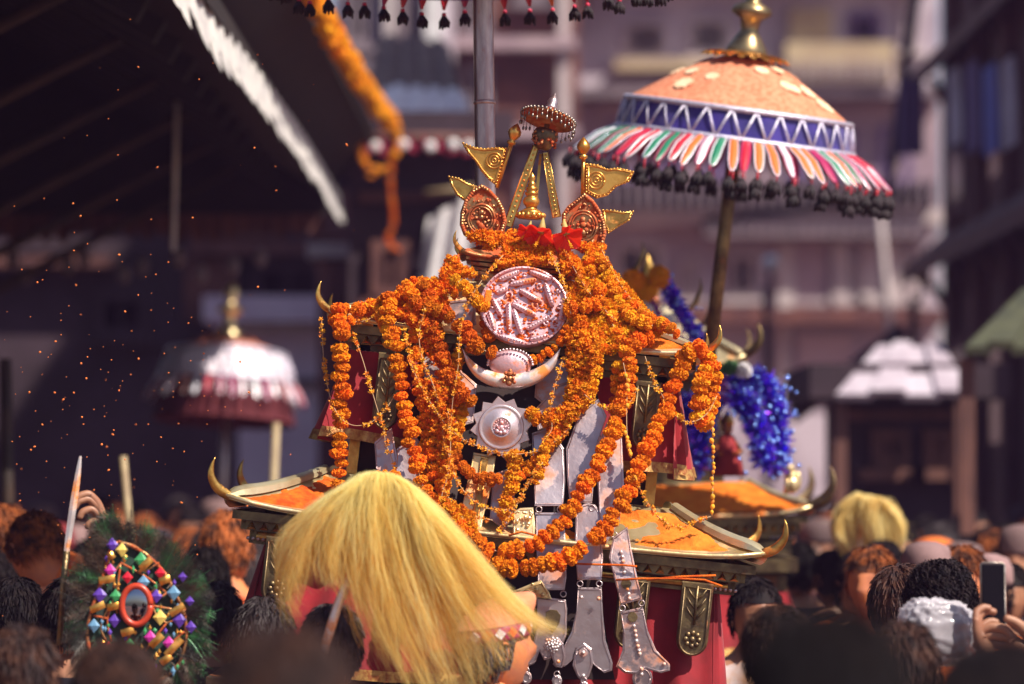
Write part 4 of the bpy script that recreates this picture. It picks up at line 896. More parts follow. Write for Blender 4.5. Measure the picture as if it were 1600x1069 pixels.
chain('small string hanging below the gilt plate',[(690,760),(712,790),(742,806),(770,812)],[-.17,-.19,-.2,-.2],.0075)
# heaps of loose flowers and petals on the roofs
def heap(label, tri, n, seed, kinds=('petal',), rad=(.006,.011), bulge=.02, name='loose_flower_heap'):
    rnd=random.Random(seed); vs=[];fs=[]; b=MB(); o=tri[0][0]; src=BG_['petal']
    tv=[([v.co.copy() for v in me.vertices],[tuple(p.vertices) for p in me.polygons]) for me in src]
    ar=[((t[1]-t[0]).cross(t[2]-t[0])).length for t in tri]
    for k in range(n):
        t=rnd.choices(tri,ar)[0]; u,v=rnd.random(),rnd.random()
        if u+v>1: u,v=1-u,1-v
        p=t[0]+(t[1]-t[0])*u+(t[2]-t[0])*v; nn=noise.noise(p*18)*.5+.5
        p=p+Vector((0,-1,.6)).normalized()*bulge*rnd.random()*nn*2; r_=rnd.uniform(*rad); V,F=rnd.choice(tv)
        Mx=Matrix.Translation(p-o)@Matrix.Rotation(rnd.uniform(0,6.3),4,Vector((rnd.random(),rnd.random(),rnd.random())))@Matrix.Scale(r_,4)
        b.cur=rnd.choices((0,1,2),(5,4,2))[0]; b.add([Mx@q for q in V],F)
    ob=b.build(name,[M['mari_y'],M['mari'],M['mari_p']],smooth=False); ob.location=o; return tag(ob,label,'flowers',kind='stuff')
T=lambda a,b_,c: (D(a[0],a[1],10+a[2]),D(b_[0],b_[1],10+b_[2]),D(c[0],c[1],10+c[2]))
heap('heap of loose yellow marigold petals covering the right half of the upper roof',[T((930,392,.14),(880,480,.02),(930,560,-.03)),T((930,392,.14),(930,560,-.03),(985,540,.0)),T((935,400,.14),(985,540,.0),(1030,510,.06)),T((890,470,.02),(895,540,-.02),(930,560,-.03)),T((1030,505,.06),(985,540,.0),(1052,516,.05)),T((930,395,.14),(960,440,.12),(1010,486,.1))],1900,5,rad=(.008,.014))
heap('loose marigold petals over the left crest of the upper roof',[T((600,468,.06),(690,440,.08),(700,478,.02)),T((600,468,.06),(700,478,.02),(640,500,.0)),T((690,440,.08),(715,400,.14),(712,470,.03)),T((560,484,.04),(600,468,.06),(640,500,.0))],1800,6)
heap('shredded flowers and powder packed round the small top roof',[T((780,372,.16),(870,385,.12),(860,412,.08)),T((790,372,.16),(860,412,.08),(780,420,.08)),T((700,405,.10),(685,440,.08),(745,432,.06)),T((730,372,.15),(800,368,.16),(770,392,.12)),T((900,380,.14),(945,385,.16),(930,425,.1)),T((870,385,.14),(930,430,.1),(880,430,.06)),T((790,366,.18),(880,372,.18),(840,392,.14))],2100,7,bulge=.03)
heap('tangle of shredded flowers over the straps right of the crescent',[T((885,520,-.01),(935,560,-.03),(890,640,-.05)),T((935,560,-.03),(905,650,-.06),(865,700,-.08)),T((890,640,-.05),(865,700,-.08),(850,650,-.06))],700,8,bulge=.045)
heap('shredded flowers between the left garlands',[T((640,500,-.0),(690,480,-.0),(690,600,-.03)),T((650,600,-.03),(700,600,-.04),(690,740,-.07)),T((690,560,-.03),(730,620,-.05),(700,680,-.06))],700,9,bulge=.03)
heap('crumbs of flowers near the end of the loops by the yellow hair',[T((690,780,-.18),(740,800,-.2),(750,850,-.24)),T((690,780,-.18),(750,850,-.24),(700,850,-.24))],500,10,rad=(.005,.009))
# powder lying on the lower and upper roofs: sheets that sink under the metal where the powder is gone
def powder_sheet(label, P, side, s0, s1, u0, u1, seed, thr=.0, m='powder', nu=150, nv=60, th=.012):
    b=MB(); rt=MW
    def F(u,v):
        uu=u0+(u1-u0)*u; s_=s0+(s1-s0)*v; p=P(uu,s_,side)
        q=MW@p; n=noise.fractal(q*7+Vector((seed,0,0)),1.0,2.0,5)*.75+noise.fractal(q*38,1.0,2.0,3)*.16
        e=min(1,min(u,1-u)*9,min(v,1-v)*9); return q+Vector((0,-.35,.93))*(th*max(-.7,min(1,(n+.32-thr)*1.7*1-(1-e)*1.6)))
    b.grid(F,nu,nv); c=b.v[0].copy(); b.v=[v-c for v in b.v]; o=b.build('powder_layer',M[m]); o.location=c; return tag(o,label,'powder',kind='stuff')
powder_sheet('orange powder lying on the front of the right lower roof',Pl,0,.05,.97,.16,.99,3,.05)
powder_sheet('orange powder coloured darker for shade on the left lower roof',Pl,0,.05,.97,-.99,-.12,5,-.08,'powder_red')  # redder, darker powder colour stands in for shade on this side
powder_sheet('orange powder on the right end of the upper roof',Pu,0,.35,.98,.45,.99,8)
powder_sheet('orange powder on the left end of the upper roof',Pu,0,.35,.98,-.99,-.45,11,-.1)
# hibiscus
def hibiscus(label, c, y, r, yaw, seed):
    rnd=random.Random(seed); o=D(*c,10+y); root=empty('red_flower',o,label,'flower','red flowers laid on the top of the shrine'); dn=Vector((math.sin(yaw)*.6,-.65,-.6)).normalized()
    q=dn.to_track_quat('Z','Y').to_matrix().to_4x4()
    for k in range(5):
        a=k*2*PI/5+rnd.uniform(-.15,.15); b=MB()
        def F(u,v):
            w=(u-.5)*2*(.12+.62*math.sin(v*PI*.62))*r; rad=r*(.10+1.0*v*(.75+.2*math.sin(v*3))); zz=r*(1.05*v-.35*v*v)*.75+.06*r*math.sin(u*13+k)*v-abs(u-.5)*.15*r
            ca,sa=math.cos(a),math.sin(a); return q@Vector((rad*ca-w*sa,rad*sa+w*ca,zz))
        b.grid(F,11,10); b.build('petal',M['hib'],root)
    b=MB(); b.tube([q@Vector((0,0,.1*r)),q@Vector((0,0,1.3*r))],[.05*r,.035*r],6)
    for i in range(14): a=i*2.4; b.ball(q@Vector((math.cos(a)*.08*r,math.sin(a)*.08*r,r*(.9+.03*i))),.035*r,5,4)
    b.build('stamen',M['mari_y'],root)
    b=MB(); up=Vector((math.sin(yaw)*-.25,.1,1)); b.tube([Vector((0,0,0)),up*r*.5,up*r*1.0],[r*.30,r*.2,r*.04],10); b.build('calyx',M['calyx'],root)
hibiscus('left red hibiscus lying at the foot of the pinnacle',(846,364),.09,.046,-.5,1)
hibiscus('right red hibiscus hanging under the right plaque with pale calyx',(884,366),.08,.046,.45,2)
hibiscus('small half crushed red flower left of the others',(826,360),.10,.030,-1.2,3)
# orange garland along the second temple roof edge, its loop and dropping string
def bgarl(label,pts,w,step,n_='marigold_garland',kind='o'):
    root=empty(n_,pts[0],label,'garland'); o=Vector(root.location); rnd=random.Random(len(label))
    b=MB(); b.tube([p-o for p in cr(pts,30)],.004,4); b.build('string',M['thread'],root)
    for p,t in even(pts,step):
        link('marigold',rnd.choice(MG[kind]),root,Matrix.Translation(p-o+Vector((0,rnd.gauss(0,1)*w*.2,-abs(rnd.gauss(0,1))*w*.8)))@Matrix.Rotation(rnd.uniform(0,6),4,'X')@Matrix.Scale(w*rnd.uniform(.8,1.2),4))
bgarl('thick orange garland edging the second temple roof',[D(484,-20,15.3),D(522,45,16.4),D(572,130,19.2),D(614,185,21.6)],.042,.03,kind='y')
bgarl('orange garland loop hanging from the end of the roof edge',[D(618,188,21.8),D(620,225,21.8),D(604,256,21.8),D(582,262,21.8),D(566,244,21.8),D(562,215,21.8)],.024,.03,kind='y')
bgarl('thin faded flower string dropping from the roof corner',[D(611,240,21.8),D(610,290,21.8),D(614,340,21.8),D(606,372,21.8),D(624,392,21.8)],.018,.022,kind='p')
# ================================================================== UMBRELLAS
def umbrella(label, apex, Y, tilt, s, pole_to, top_m, band_m, ribs, rx=(.392,.412,.560), hh=(.195,.10,.105), seed=1, tasseled=True, fin=1.0, lean=R(-4), nrib=66, pole_r=.024, pole_m='bronze', in_m='red', rw=.0115, skirt=0):
    """apex = photo pixel of the canopy top (under the finial), s = size factor"""
    root=empty('ceremonial_umbrella',D(*apex,Y),label,'umbrella',rot=(lean,tilt,0)); rnd=random.Random(seed)
    r0,r1,r2=[q*s for q in rx]; h0,h1,h2=[q*s for q in hh]
    def scal(a): return 1+.0*math.cos(a*8)
    b=MB(); n=64
    b.grid(lambda u,v:Vector(((.03+(r0-.03)*v)*math.cos(u*2*PI),(.03+(r0-.03)*v)*math.sin(u*2*PI),-h0*v**1.45-.010*s*math.sin(v*PI)*(1-abs(math.sin(u*8*PI))))),n,14,True)
    top=b.build('canopy',top_m,root)
    if top_m is M['orange_cloth']:
        for k in range(20):     # pale appliqué rounds on the cloth
            a=rnd.uniform(0,2*PI); v=rnd.uniform(.25,.92); r_=.03*s*rnd.uniform(.7,1.2); c=Vector(((.03+(r0-.03)*v)*math.cos(a),(.03+(r0-.03)*v)*math.sin(a),-h0*v**1.45-.004)); dh=h0*1.45*v**.45; nn=Vector((math.cos(a)*dh,math.sin(a)*dh,r0-.03)).normalized(); t=nn.orthogonal().normalized(); w=nn.cross(t)
            b=MB(); o_=[c+nn*.003+(t*math.cos(q)+w*math.sin(q))*r_*(1+.12*math.cos(q*8)) for q in [2*PI*j/24 for j in range(24)]]; b.plate([p+nn*.003 for p in o_],o_); b.build('pale_round',M['cream'],top,smooth=False)
    b=MB(); b.grid(lambda u,v:Vector(((r0+(r1-r0)*v+.004*math.sin(u*90))*math.cos(u*2*PI),(r0+(r1-r0)*v+.004*math.sin(u*90))*math.sin(u*2*PI),-h0-h1*v)),160,8,True)
    band=b.build('band',band_m,root)
    for (rr,zz,t) in ((r0+.004,-h0,.010*s),(r1+.004,-h0-h1,.010*s)):
        b=MB(); b.tube([(rr*math.cos(a),rr*math.sin(a),zz) for a in [2*PI*k/72 for k in range(73)]],t,6); b.build('lace_edge',M['lace'],band)
    zz_=MB(); nz=30
    for k in range(nz):
        a0,a1=2*PI*k/nz,2*PI*(k+.5)/nz; a2=2*PI*(k+1)/nz; f=.008
        P0=Vector(((r0+f)*math.cos(a0),(r0+f)*math.sin(a0),-h0)); P1=Vector(((r1+f)*math.cos(a1),(r1+f)*math.sin(a1),-h0-h1)); P2=Vector(((r0+f)*math.cos(a2),(r0+f)*math.sin(a2),-h0))
        for (p,q_) in ((P0,P1),(P1,P2)):
            b=MB(); b.tube([p,p.lerp(q_,.5)+Vector((p.x,p.y,0)).normalized()*.003,q_],.0048*s,6,flat=.5,up=Vector((p.x,p.y,0))); b.build('zigzag_lace',M['lace'],band)
    b=MB(); b.grid(lambda u,v:Vector(((.03+(r1-.05)*v)*math.cos(u*2*PI),(.03+(r1-.05)*v)*math.sin(u*2*PI),-.03-h0*v-h1*.8*v**3)),40,8,True); b.build('lining',M[in_m],root)
    if skirt:
        b=MB(); b.grid(lambda u,v:Vector(((r1-.05+.06*v+.008*math.sin(u*150))*math.cos(u*2*PI),(r1-.05+.06*v+.008*math.sin(u*150))*math.sin(u*2*PI),-h0-h1-.005-skirt*v)),150,6,True); b.build('red_skirt',M['red_dim'],root)  # added skirt; its darkened red stands in for the shaded underside
    zr=-h0-h1
    for k in range(nrib):
        a=2*PI*(k+rnd.uniform(-.12,.12))/nrib; c=M[ribs[rnd.randrange(len(ribs))]]; l=rnd.uniform(.9,1.05); er=Vector((math.cos(a),math.sin(a),0)); et=Vector((-math.sin(a),math.cos(a),0)); sw=et*rnd.gauss(0,.012)
        A=er*r1+Vector((0,0,zr)); Bm=er*(r1+(r2-r1)*.5*l)+Vector((0,0,zr-h2*.36*l))+sw*.5; Bq=er*(r1+(r2-r1)*l)+Vector((0,0,zr-h2*l))+sw
        up=(er*h2+Vector((0,0,(r2-r1)))).normalized(); w=rw*s*1.6
        b=MB(); ins=[]
        for t in (0,.25,.5,.75,.93,1.0):
            p=A.lerp(Bm,t*2) if t<.5 else Bm.lerp(Bq,t*2-1); ins.append((p,w*(.75 if t<.9 else (.55 if t<1 else .15))*(1+.12*math.sin(t*PI))))
        L_=[p-et*q for p,q in ins]; R_=[p+et*q for p,q in ins]; b.grid(lambda u,v,ii=ins: ii[int(round(v*5))][0]+et*ii[int(round(v*5))][1]*(u*2-1)+up*.006*math.cos((u-.5)*PI),5,6); rb=b.build('ribbon',c,root)
        b=MB(); b.tube(L_+R_[::-1],.0034*s,5); b.build('ribbon_piping',M['rib_white'] if k%3==0 else (M['lace'] if k%3==1 else M['rib_mag']),rb)
        if tasseled:
            for q_ in range(2 if k%2 else 1):
                t=MB(); p=Bq+Vector((rnd.gauss(0,.006),rnd.gauss(0,.006),0)); dn=.022*s+(.034*s if q_ else 0)*rnd.uniform(.8,1.2); t.tube([p,p-Vector((0,0,dn))],.0025,5)
                st=t.build('tassel_cord',M['rib_red'],root); t=MB(); tassel(t,p-Vector((0,0,dn)),.025*s,rnd); t.build('tassel',M['tassel'],st)
    if fin:
        b=MB(); f=fin*s; f*=1.25; b.lathe([(.0,.24*f),(.012*f,.235*f),(.030*f,.21*f),(.034*f,.185*f),(.018*f,.16*f),(.022*f,.15*f),(.052*f,.135*f),(.058*f,.118*f),(.030*f,.10*f),(.024*f,.07*f),(.040*f,.045*f),(.055*f,.02*f),(.06*f,-.01)],24); b.build('finial',M['gold_pale' if s<1 else 'antique_brass'],root)
        b=MB()
        for k in range(22):
            a=2*PI*k/22; er=Vector((math.cos(a),math.sin(a),0)); et=Vector((-math.sin(a),math.cos(a),0)); b.add([er*.03*f+Vector((0,0,.012)),er*.07*f-et*.022*f+Vector((0,0,.010)),er*.112*f-et*.017*f+Vector((0,0,.000)),er*.128*f+Vector((0,0,-.012*f)),er*.112*f+et*.017*f+Vector((0,0,.000)),er*.07*f+et*.022*f+Vector((0,0,.010))],[(0,1,2,3,4,5)])
        b.build('crown_leaves',M['gold_clean'],root,smooth=False)
    inv=mloc(root).inverted(); b=MB(); p1=inv@D(*pole_to,Y); b.tube([Vector((0,0,-.02)),p1*.5,p1],pole_r,14); b.build('pole',M[pole_m],root)
    return root
def tassel(t, p, r, rnd):
    t.ball(p-Vector((0,0,r*.35)),(r*.5,r*.5,r*.45),8,5)
    for k in range(9):
        a=2*PI*k/9+rnd.uniform(-.2,.2); q=Vector((math.cos(a),math.sin(a),0)); t.tube([p-Vector((0,0,r*.3))+q*r*.25,p-Vector((0,0,r*1.0))+q*r*.62,p-Vector((0,0,r*rnd.uniform(1.6,2.0)))+q*r*rnd.uniform(.55,.85)],[r*.22,r*.30,r*.12],5)
M['cream']=mat('cream_cloth',(.80,.60,.40),(.74,.46,.28),40,.8,0,.3,200)
M['umb_white']=mat('silver_white_cloth',(.80,.74,.80),(.68,.58,.66),8,.5,.1,.3,60)
M['umb_pink']=mat('dusty_pink_cloth',(.52,.24,.20),(.50,.13,.07),6,.8,0,.3,60)
umbrella('large orange ceremonial umbrella with purple blue band and colourful ribbons at the upper right',(1167,84),12.3,R(7.5),1.0,(1098,640),M['orange_cloth'],M['blue'],['rib_red','rib_green','rib_or','rib_mag','rib_red','rib_pur','rib_mag','rib_or','rib_white'],seed=4,lean=R(5.5))
# left far umbrella
umbrella('small far white topped ceremonial umbrella with red lining at the left',(357,528),20,R(3),.92,(340,1000),M['umb_pink'],M['umb_white'],['rib_white','rib_white','rib_or','rib_mag','rib_red'],rx=(.36,.42,.50),hh=(.09,.18,.13),seed=8,skirt=.22,tasseled=False,fin=1.15,lean=R(-5),nrib=40,pole_r=.022,pole_m='steel')
# top umbrella: only its tassels and pole come into the frame
u3=empty('ceremonial_umbrella',D(738,-42,10.55),'black tasselled umbrella cut off by the top edge of the photo over the shrine','umbrella',rot=(R(-2),R(-1.0),0)); rnd=random.Random(12)
b=MB(); RT=.63; b.grid(lambda u,v:Vector(((.02+(RT-.09)*v)*math.cos(u*2*PI),(.02+(RT-.09)*v)*math.sin(u*2*PI),.42-.30*v)),48,8,True); b.build('canopy',M['orange_cloth'],u3)
b=MB(); b.grid(lambda u,v:Vector(((RT-.07+.05*v)*math.cos(u*2*PI),(RT-.07+.05*v)*math.sin(u*2*PI),.12-.09*v)),80,5,True); b.build('band',M['blue'],u3)
b=MB(); b.grid(lambda u,v:Vector(((.02+(RT-.1)*v)*math.cos(u*2*PI),(.02+(RT-.1)*v)*math.sin(u*2*PI),.40-.33*v)),40,6,True); b.build('lining',M['red'],u3)
for k in range(58):
    a=2*PI*(k+rnd.uniform(-.3,.3))/58; er=Vector((math.cos(a),math.sin(a),0)); et=Vector((-er.y,er.x,0)); p=er*RT+Vector((0,0,.012+rnd.uniform(-.012,.012)))
    q=MB(); q.add([er*(RT-.03)-et*.022+Vector((0,0,.06)),er*(RT-.03)+et*.022+Vector((0,0,.06)),p+Vector((0,0,.0))+et*.004,p-et*.004,er*(RT-.02)+Vector((0,0,.04))+er*.01],[(0,4,3),(4,2,3),(0,1,4),(1,2,4)]); rb=q.build('pointed_ribbon',M[rnd.choice(['rib_red','rib_mag','rib_red','rib_or'])],u3,smooth=False)
    q=MB(); dn=rnd.uniform(.004,.016); q.ball(p-Vector((0,0,dn)),.0075,8,6); bd=q.build('bead',M['pinkbead'],rb); q=MB(); tassel(q,p-Vector((0,0,dn+.004)),.0215,rnd); q.build('tassel',M['tassel'],bd)
inv=mloc(u3).inverted(); b=MB(); p0,p1=inv@D(754,-42,10.55),inv@D(764,700,10.55); b.tube([p0+Vector((0,0,.3)),p0,p0.lerp(p1,.5),p1],.0305,20); pol=b.build('pole',M['steel'],u3)
for t in (.27,.56): b=MB(); c=p0.lerp(p1,t); b.lathe([(.0305,-.006),(.0335,-.004),(.0335,.004),(.0305,.006)],20,Matrix.Translation(c)); b.build('pole_joint',M['steel'],pol)

# ================================================================== SECOND SHRINE (behind on the right)
MW2=shrine_frame(1030,806,13.0,R(-1.5),.5,.35); sh2=empty('portable_shrine',MW2.translation,'second shrine behind on the right wrapped in purple blue tinsel','shrine',rot=(0,R(-1.5),0)); MI2=MW2.inverted()
P2=roof(sh2,ZB,.56,.42,.12,.34,.22,M['gold_pale'],M['gold_pale'],M['bronze'],horn=.13)
b=MB(); b.box((0,0,ZB-.12),(.96,.70,.06)); b.box((0,0,ZB-.19),(1.0,.74,.05)); b.box((0,0,ZB-.255),(.92,.66,.06)); b.build('deep_cornice',M['bronze'],sh2,smooth=False)
curtain(sh2,.46,.33,ZB-.28,ZB-.52,.06,11); b=MB(); b.box((0,0,.12),(.88,.62,.3)); b.build('lower_body',M['inner'],sh2,smooth=False)
b=MB(); b.box((0,0,ZB+.34),(.5,.32,.44)); b.build('upper_body',M['bronze'],sh2,smooth=False)
roof(sh2,ZB+.56,.34,.26,.22,.10,.08,M['gold_pale'],M['gold_pale'],M['bronze'],horn=.10,cornice=True)
b=MB(); b.lathe([(.05,0),(.03,.04),(.05,.07),(.02,.11),(.03,.14),(.0,.2)],14,Matrix.Translation((0,0,ZB+.78))); b.build('finial',M['gold'],sh2)
for k,(px,py) in enumerate(((1088,462),(1104,492),(998,405))):
    c=MI2@D(px,py,13.0); b=MB(); b.tube([c+Vector((-.03,0,-.05)),c+Vector((.0,0,-.02)),c+Vector((.02,0,.03)),c+Vector((.016,0,.07))],[.012,.022,.014,.002],8,flat=.5); b.build('corner_horn',M['bronze'],sh2)
# little lion by the corner
lion=empty('lion_figure',D(1237,756,12.9),'small pale metal lion sitting on the far shrine roof corner','figurine')
b=MB(); 
for c,r_ in (((0,0,.0),(.026,.03,.035)),((-.004,0,.028),(.024,.024,.03)),((-.012,-.01,.058),(.024,.024,.024)),((-.03,-.015,.052),(.012,.013,.011)),((-.004,0,.078),(.010,.012,.012)),((.022,.0,.012),(.012,.012,.036))): b.ball(c,r_,12,8)
for sg in(-1,1): b.tube([(-.014,sg*.014,.02),(-.022,sg*.015,-.035)],.009,8)
b.build('body',M['gold_pale'],lion)
powder_sheet2=None
b=MB()
def F2(u,v):
    p=MW2@P2(-.99+1.98*u,.08+.9*v,0); return p+Vector((0,-.3,.95))*(.008+.010*noise.fractal(p*7,1,2,4))
b.grid(F2,90,24); c=b.v[0].copy(); b.v=[q-c for q in b.v]; o_=b.build('powder_layer',M['powder']); o_.location=c; tag(o_,'orange powder on the far shrine roof','powder',kind='stuff')
def tinsel(label, pts, Y, r, n, m, seed, name='tinsel_garland'):
    root=empty(name,D(*pts[0],Y),label,'tinsel'); o=Vector(root.location); rnd=random.Random(seed); Q=cr([D(*p,Y)-o for p in pts],60); b=MB()
    for k in range(n):
        i=rnd.randrange(59); p=Q[i].lerp(Q[i+1],rnd.random()); d=Vector((rnd.gauss(0,1),rnd.gauss(0,1),rnd.gauss(0,1))).normalized(); l=r*rnd.uniform(.6,1.25); w=.0045; s_=d.orthogonal().normalized(); s_.rotate(Matrix.Rotation(rnd.uniform(0,6.3),3,d))
        b.add([p-s_*w,p+s_*w,p+d*l*.6+s_*w+s_.cross(d)*.006,p+d*l+s_*w*.6,p+d*l*.6-s_*w+s_.cross(d)*.006],[(0,1,2,4),(4,2,3)])
    b.build('foil_strips',m,root,smooth=False); b=MB()
    for k in range(n//16):
        q=Q[rnd.randrange(60)]+Vector((rnd.gauss(0,1),-abs(rnd.gauss(0,1)),rnd.gauss(0,1)))*r*.6; b.ball(q,rnd.uniform(.005,.010),8,5)
    b.build('glint_beads',BEADM[m.name],root)['kind']='stuff'; b=MB(); b.tube(Q,.003,4); b.build('string',M['thread'],root); return root  # round beads added so the tinsel throws sun glints
BEADM={'blue_tinsel':mat('blue_glint_bead',(.25,.40,1.0),rough=.22,metal=.9),'pink_tinsel':mat('pink_glint_bead',(.95,.6,.95),rough=.22,metal=.9)}
tinsel('purple blue tinsel garland arch above the far shrine roof',[(1092,730),(1098,668),(1122,616),(1165,592),(1196,600),(1212,640),(1216,690),(1213,728)],12.85,.060,2600,M['tinsel'],1)
tinsel('inner strand of purple tinsel falling right of the red figure',[(1150,620),(1172,640),(1186,680),(1196,722)],12.75,.058,1500,M['tinsel'],2)
tinsel('upper purple tinsel garland on the far shrine behind the loose petals',[(1032,432),(1050,462),(1066,490),(1086,520),(1096,560)],12.9,.040,1100,M['tinsel'],3)
tinsel('pink and white tinsel garland beside the upper purple one',[(1016,470),(1030,500),(1056,530),(1084,560)],12.9,.036,600,M['tinsel_p'],4)
tinsel('purple tinsel hanging behind the red curtain',[(1070,620),(1078,680),(1074,730)],12.95,.045,600,M['tinsel'],6)
tinsel('pale pink tinsel with flowers at the top of the arch',[(1108,586),(1125,600),(1135,620)],12.8,.035,350,M['tinsel_p'],5)
for (px,py,kd,r_,lab) in ((1122,578,'g',.028,'green pompom on the tinsel arch left'),(1142,574,'g',.030,'green pompom on the tinsel arch beside the white flower'),(1162,578,'w',.032,'peach white flower on top of the tinsel arch'),(990,440,'y',.05,'yellow orange flower ball at the far shrine top left'),(1008,455,'y',.045,'yellow orange flower ball at the far shrine top centre'),(1030,432,'y',.045,'gold flower ball next to the purple tinsel top'),(1002,490,'w',.05,'silvery white flower ball at the far shrine top'),(1042,505,'w',.04,'pale lilac flower ball beside the pink tinsel')):
    mm={'g':M['green'],'w':M['white'],'y':M['mari_y']}[kd]; me=marigold_mesh(int(px),mm,.9,90); ob=link('flower_ball',me); ob.location=D(px,py,12.75); ob.scale=(r_,)*3; ob.rotation_euler=(px,py,0); tag(ob,lab,'flower')
# red dressed idol under the arch
idol=empty('idol',D(1136,735,12.9),'small red dressed idol under the purple tinsel arch','figurine')
b=MB(); b.lathe([(.062,-.02),(.055,.03),(.036,.09),(.030,.12),(.014,.135)],16); b.build('red_robe',M['shirt_red'],idol)
b=MB(); b.ball((0,-.004,.155),(.021,.021,.026),12,8); b.tube([(-.028,0,.105),(-.05,-.02,.07),(-.02,-.045,.06)],.009,6); b.tube([(.028,0,.105),(.05,-.02,.07),(.02,-.045,.06)],.009,6); b.build('body',M['copper'],idol)
b=MB(); b.lathe([(.024,.165),(.026,.18),(.012,.205),(0,.225)],12); b.build('crown',M['gold'],idol)

# ================================================================== PEOPLE
def skinned(name, joints, edges, radii, sub=1):
    me=bpy.data.meshes.new(name+'_src'); me.from_pydata(joints,edges,[]); me.update(); o=bpy.data.objects.new(name+'_src',me); C.objects.link(o)
    md=o.modifiers.new('s','SKIN'); me.skin_vertices  # layer appears with the modifier data
    return o,me,md
def skin_mesh(name, joints, edges, radii, sub=2):
    me=bpy.data.meshes.new(name); me.from_pydata(joints,edges,[]); o=bpy.data.objects.new(name,me); C.objects.link(o)
    bpy.context.view_layer.objects.active=o
    o.modifiers.new('s','SKIN')
    if not me.skin_vertices: 
        me.attributes  # noqa
        bpy.ops.mesh.customdata_skin_add()
    for i,r_ in enumerate(radii):
        sv=me.skin_vertices[0].data[i]; sv.radius=(r_ if hasattr(r_,'__len__') else (r_,r_)); sv.use_root=(i==0)
    m2=o.modifiers.new('u','SUBSURF'); m2.levels=sub; m2.render_levels=sub
    dg=bpy.context.evaluated_depsgraph_get(); ev=o.evaluated_get(dg); out=bpy.data.meshes.new_from_object(ev); bpy.data.objects.remove(o); return out
def body_joints(pose='stand'):
    # local: facing -Y, feet at z=0, height of shoulders 1.42, neck 1.50 (head added separately, crown 1.74)
    J=[(0,0,.95),(0,0,1.12),(0,0,1.30),(0,0,1.42),(0,-.005,1.50),(0,-.015,1.56)]; Rr=[(.15,.11),(.135,.10),(.16,.115),(.13,.09),(.058,.058),(.055,.055)]
    E=[(0,1),(1,2),(2,3),(3,4),(4,5)]
    def limb(start, pts, rad):
        i=start
        for p,r_ in zip(pts,rad): J.append(p); Rr.append((r_,r_)); E.append((i,len(J)-1)); i=len(J)-1
    for s in(-1,1):
        limb(0,[(s*.09,0,.86),(s*.10,-.01,.48),(s*.10,.01,.09),(s*.10,-.12,.03)],[.095,.062,.042,.035])
    arms={'stand':[[(s*.175,0,1.40),(s*.24,.02,1.12),(s*.235,-.08,.88),(s*.23,-.13,.78)] for s in(-1,1)],
          'up':[[(s*.175,0,1.41),(s*.25,-.16,1.30),(s*.16,-.32,1.52),(s*.13,-.36,1.62)] for s in(-1,1)],
          'carry':[[(-.175,0,1.41),(-.26,-.02,1.52),(-.16,-.10,1.70),(-.12,-.12,1.78)],[(.175,0,1.40),(.24,.02,1.12),(.235,-.08,.88),(.23,-.13,.78)]],
          'reach':[[(-.175,0,1.40),(-.24,.02,1.12),(-.235,-.08,.88),(-.23,-.13,.78)],[(.18,0,1.42),(.28,-.10,1.62),(.30,-.18,1.86),(.30,-.20,1.96)]]}[pose]
    for a in arms: limb(3,a,[.068,.050,.036,.030])
    return J,E,Rr
def head_mb(b, c, tilt=0, yaw=0, sc_=1.0, n=28, m=20):
    """sculpted head facing -Y: brow, sockets, nose, lips, chin, ears"""
    Mx=Matrix.Translation(Vector(c))@Matrix.Rotation(yaw,4,'Z')@Matrix.Rotation(tilt,4,'X')@Matrix.Scale(sc_,4)
    def g(x,z,cx,cz,sx_,sz): return math.exp(-((x-cx)/sx_)**2-((z-cz)/sz)**2)
    def F(u,v):
        th=u*2*PI; ph=(v-.5)*PI*.998; x=math.cos(ph)*math.sin(th); y=-math.cos(ph)*math.cos(th); z=math.sin(ph)
        X,Y_,Z=x*.077,y*.098,z*.122
        if z<0: k=1+.26*z; X*=k; Y_*=(1+.10*z if y<0 else 1+.34*z)
        if y>0: Y_*=1.0+.06*z
        if y<.1:
            f=max(0,min(1,-y*2.2))
            Y_-=f*(.026*g(X,Z,0,-.022,.012,.018)+.012*g(X,Z,0,.002,.010,.028)+.010*g(X,Z,0,-.062,.024,.012)+.012*g(X,Z,0,-.100,.026,.018)+.006*g(X,Z,0,.030,.05,.010))
            Y_+=f*(.012*g(X,Z,-.030,.010,.016,.010)+.012*g(X,Z,.030,.010,.016,.010)+.004*g(X,Z,0,-.046,.03,.006)+.004*g(X,Z,0,-.080,.02,.006))
        return Mx@Vector((X,Y_,Z))
    b.grid(F,n,m,True)
    for s in(-1,1):
        b.ball((0,0,0),(.006,.019,.030),8,6,Mx@Matrix.Translation((s*.076,.008,-.006))@Matrix.Rotation(s*.35,4,'Z'))
        b.tube([Mx@Vector((s*(.080+.004*math.sin(t)),.008+.017*math.cos(t*1.0),-.004+.028*math.sin(t))) for t in [-.9+ .45*k for k in range(10)]],.0035*sc_,5)
    return Mx
def body_mesh(name, pose, mats, tilt=0, yaw=0):
    J,E,Rr=body_joints(pose); me=skin_mesh(name,J,E,Rr,2)
    b=MB(); vs=[v.co.copy() for v in me.vertices]; fs=[tuple(p.vertices) for p in me.polygons]; b.add(vs,fs)
    mi=[]
    for f in fs:
        c=sum((vs[i] for i in f),Vector())/len(f); arm=abs(c.x)>.19
        if c.z>1.475 and not arm: k=0
        elif arm and (c.z<.92 or (c.z>1.62)): k=0
        elif c.z<.93: k=2
        else: k=1
        mi.append(k)
    b.mi=mi; bpy.data.meshes.remove(me); b.cur=0; head_mb(b,(0,-.025,1.625),tilt,yaw); return b.mesh(name,mats)
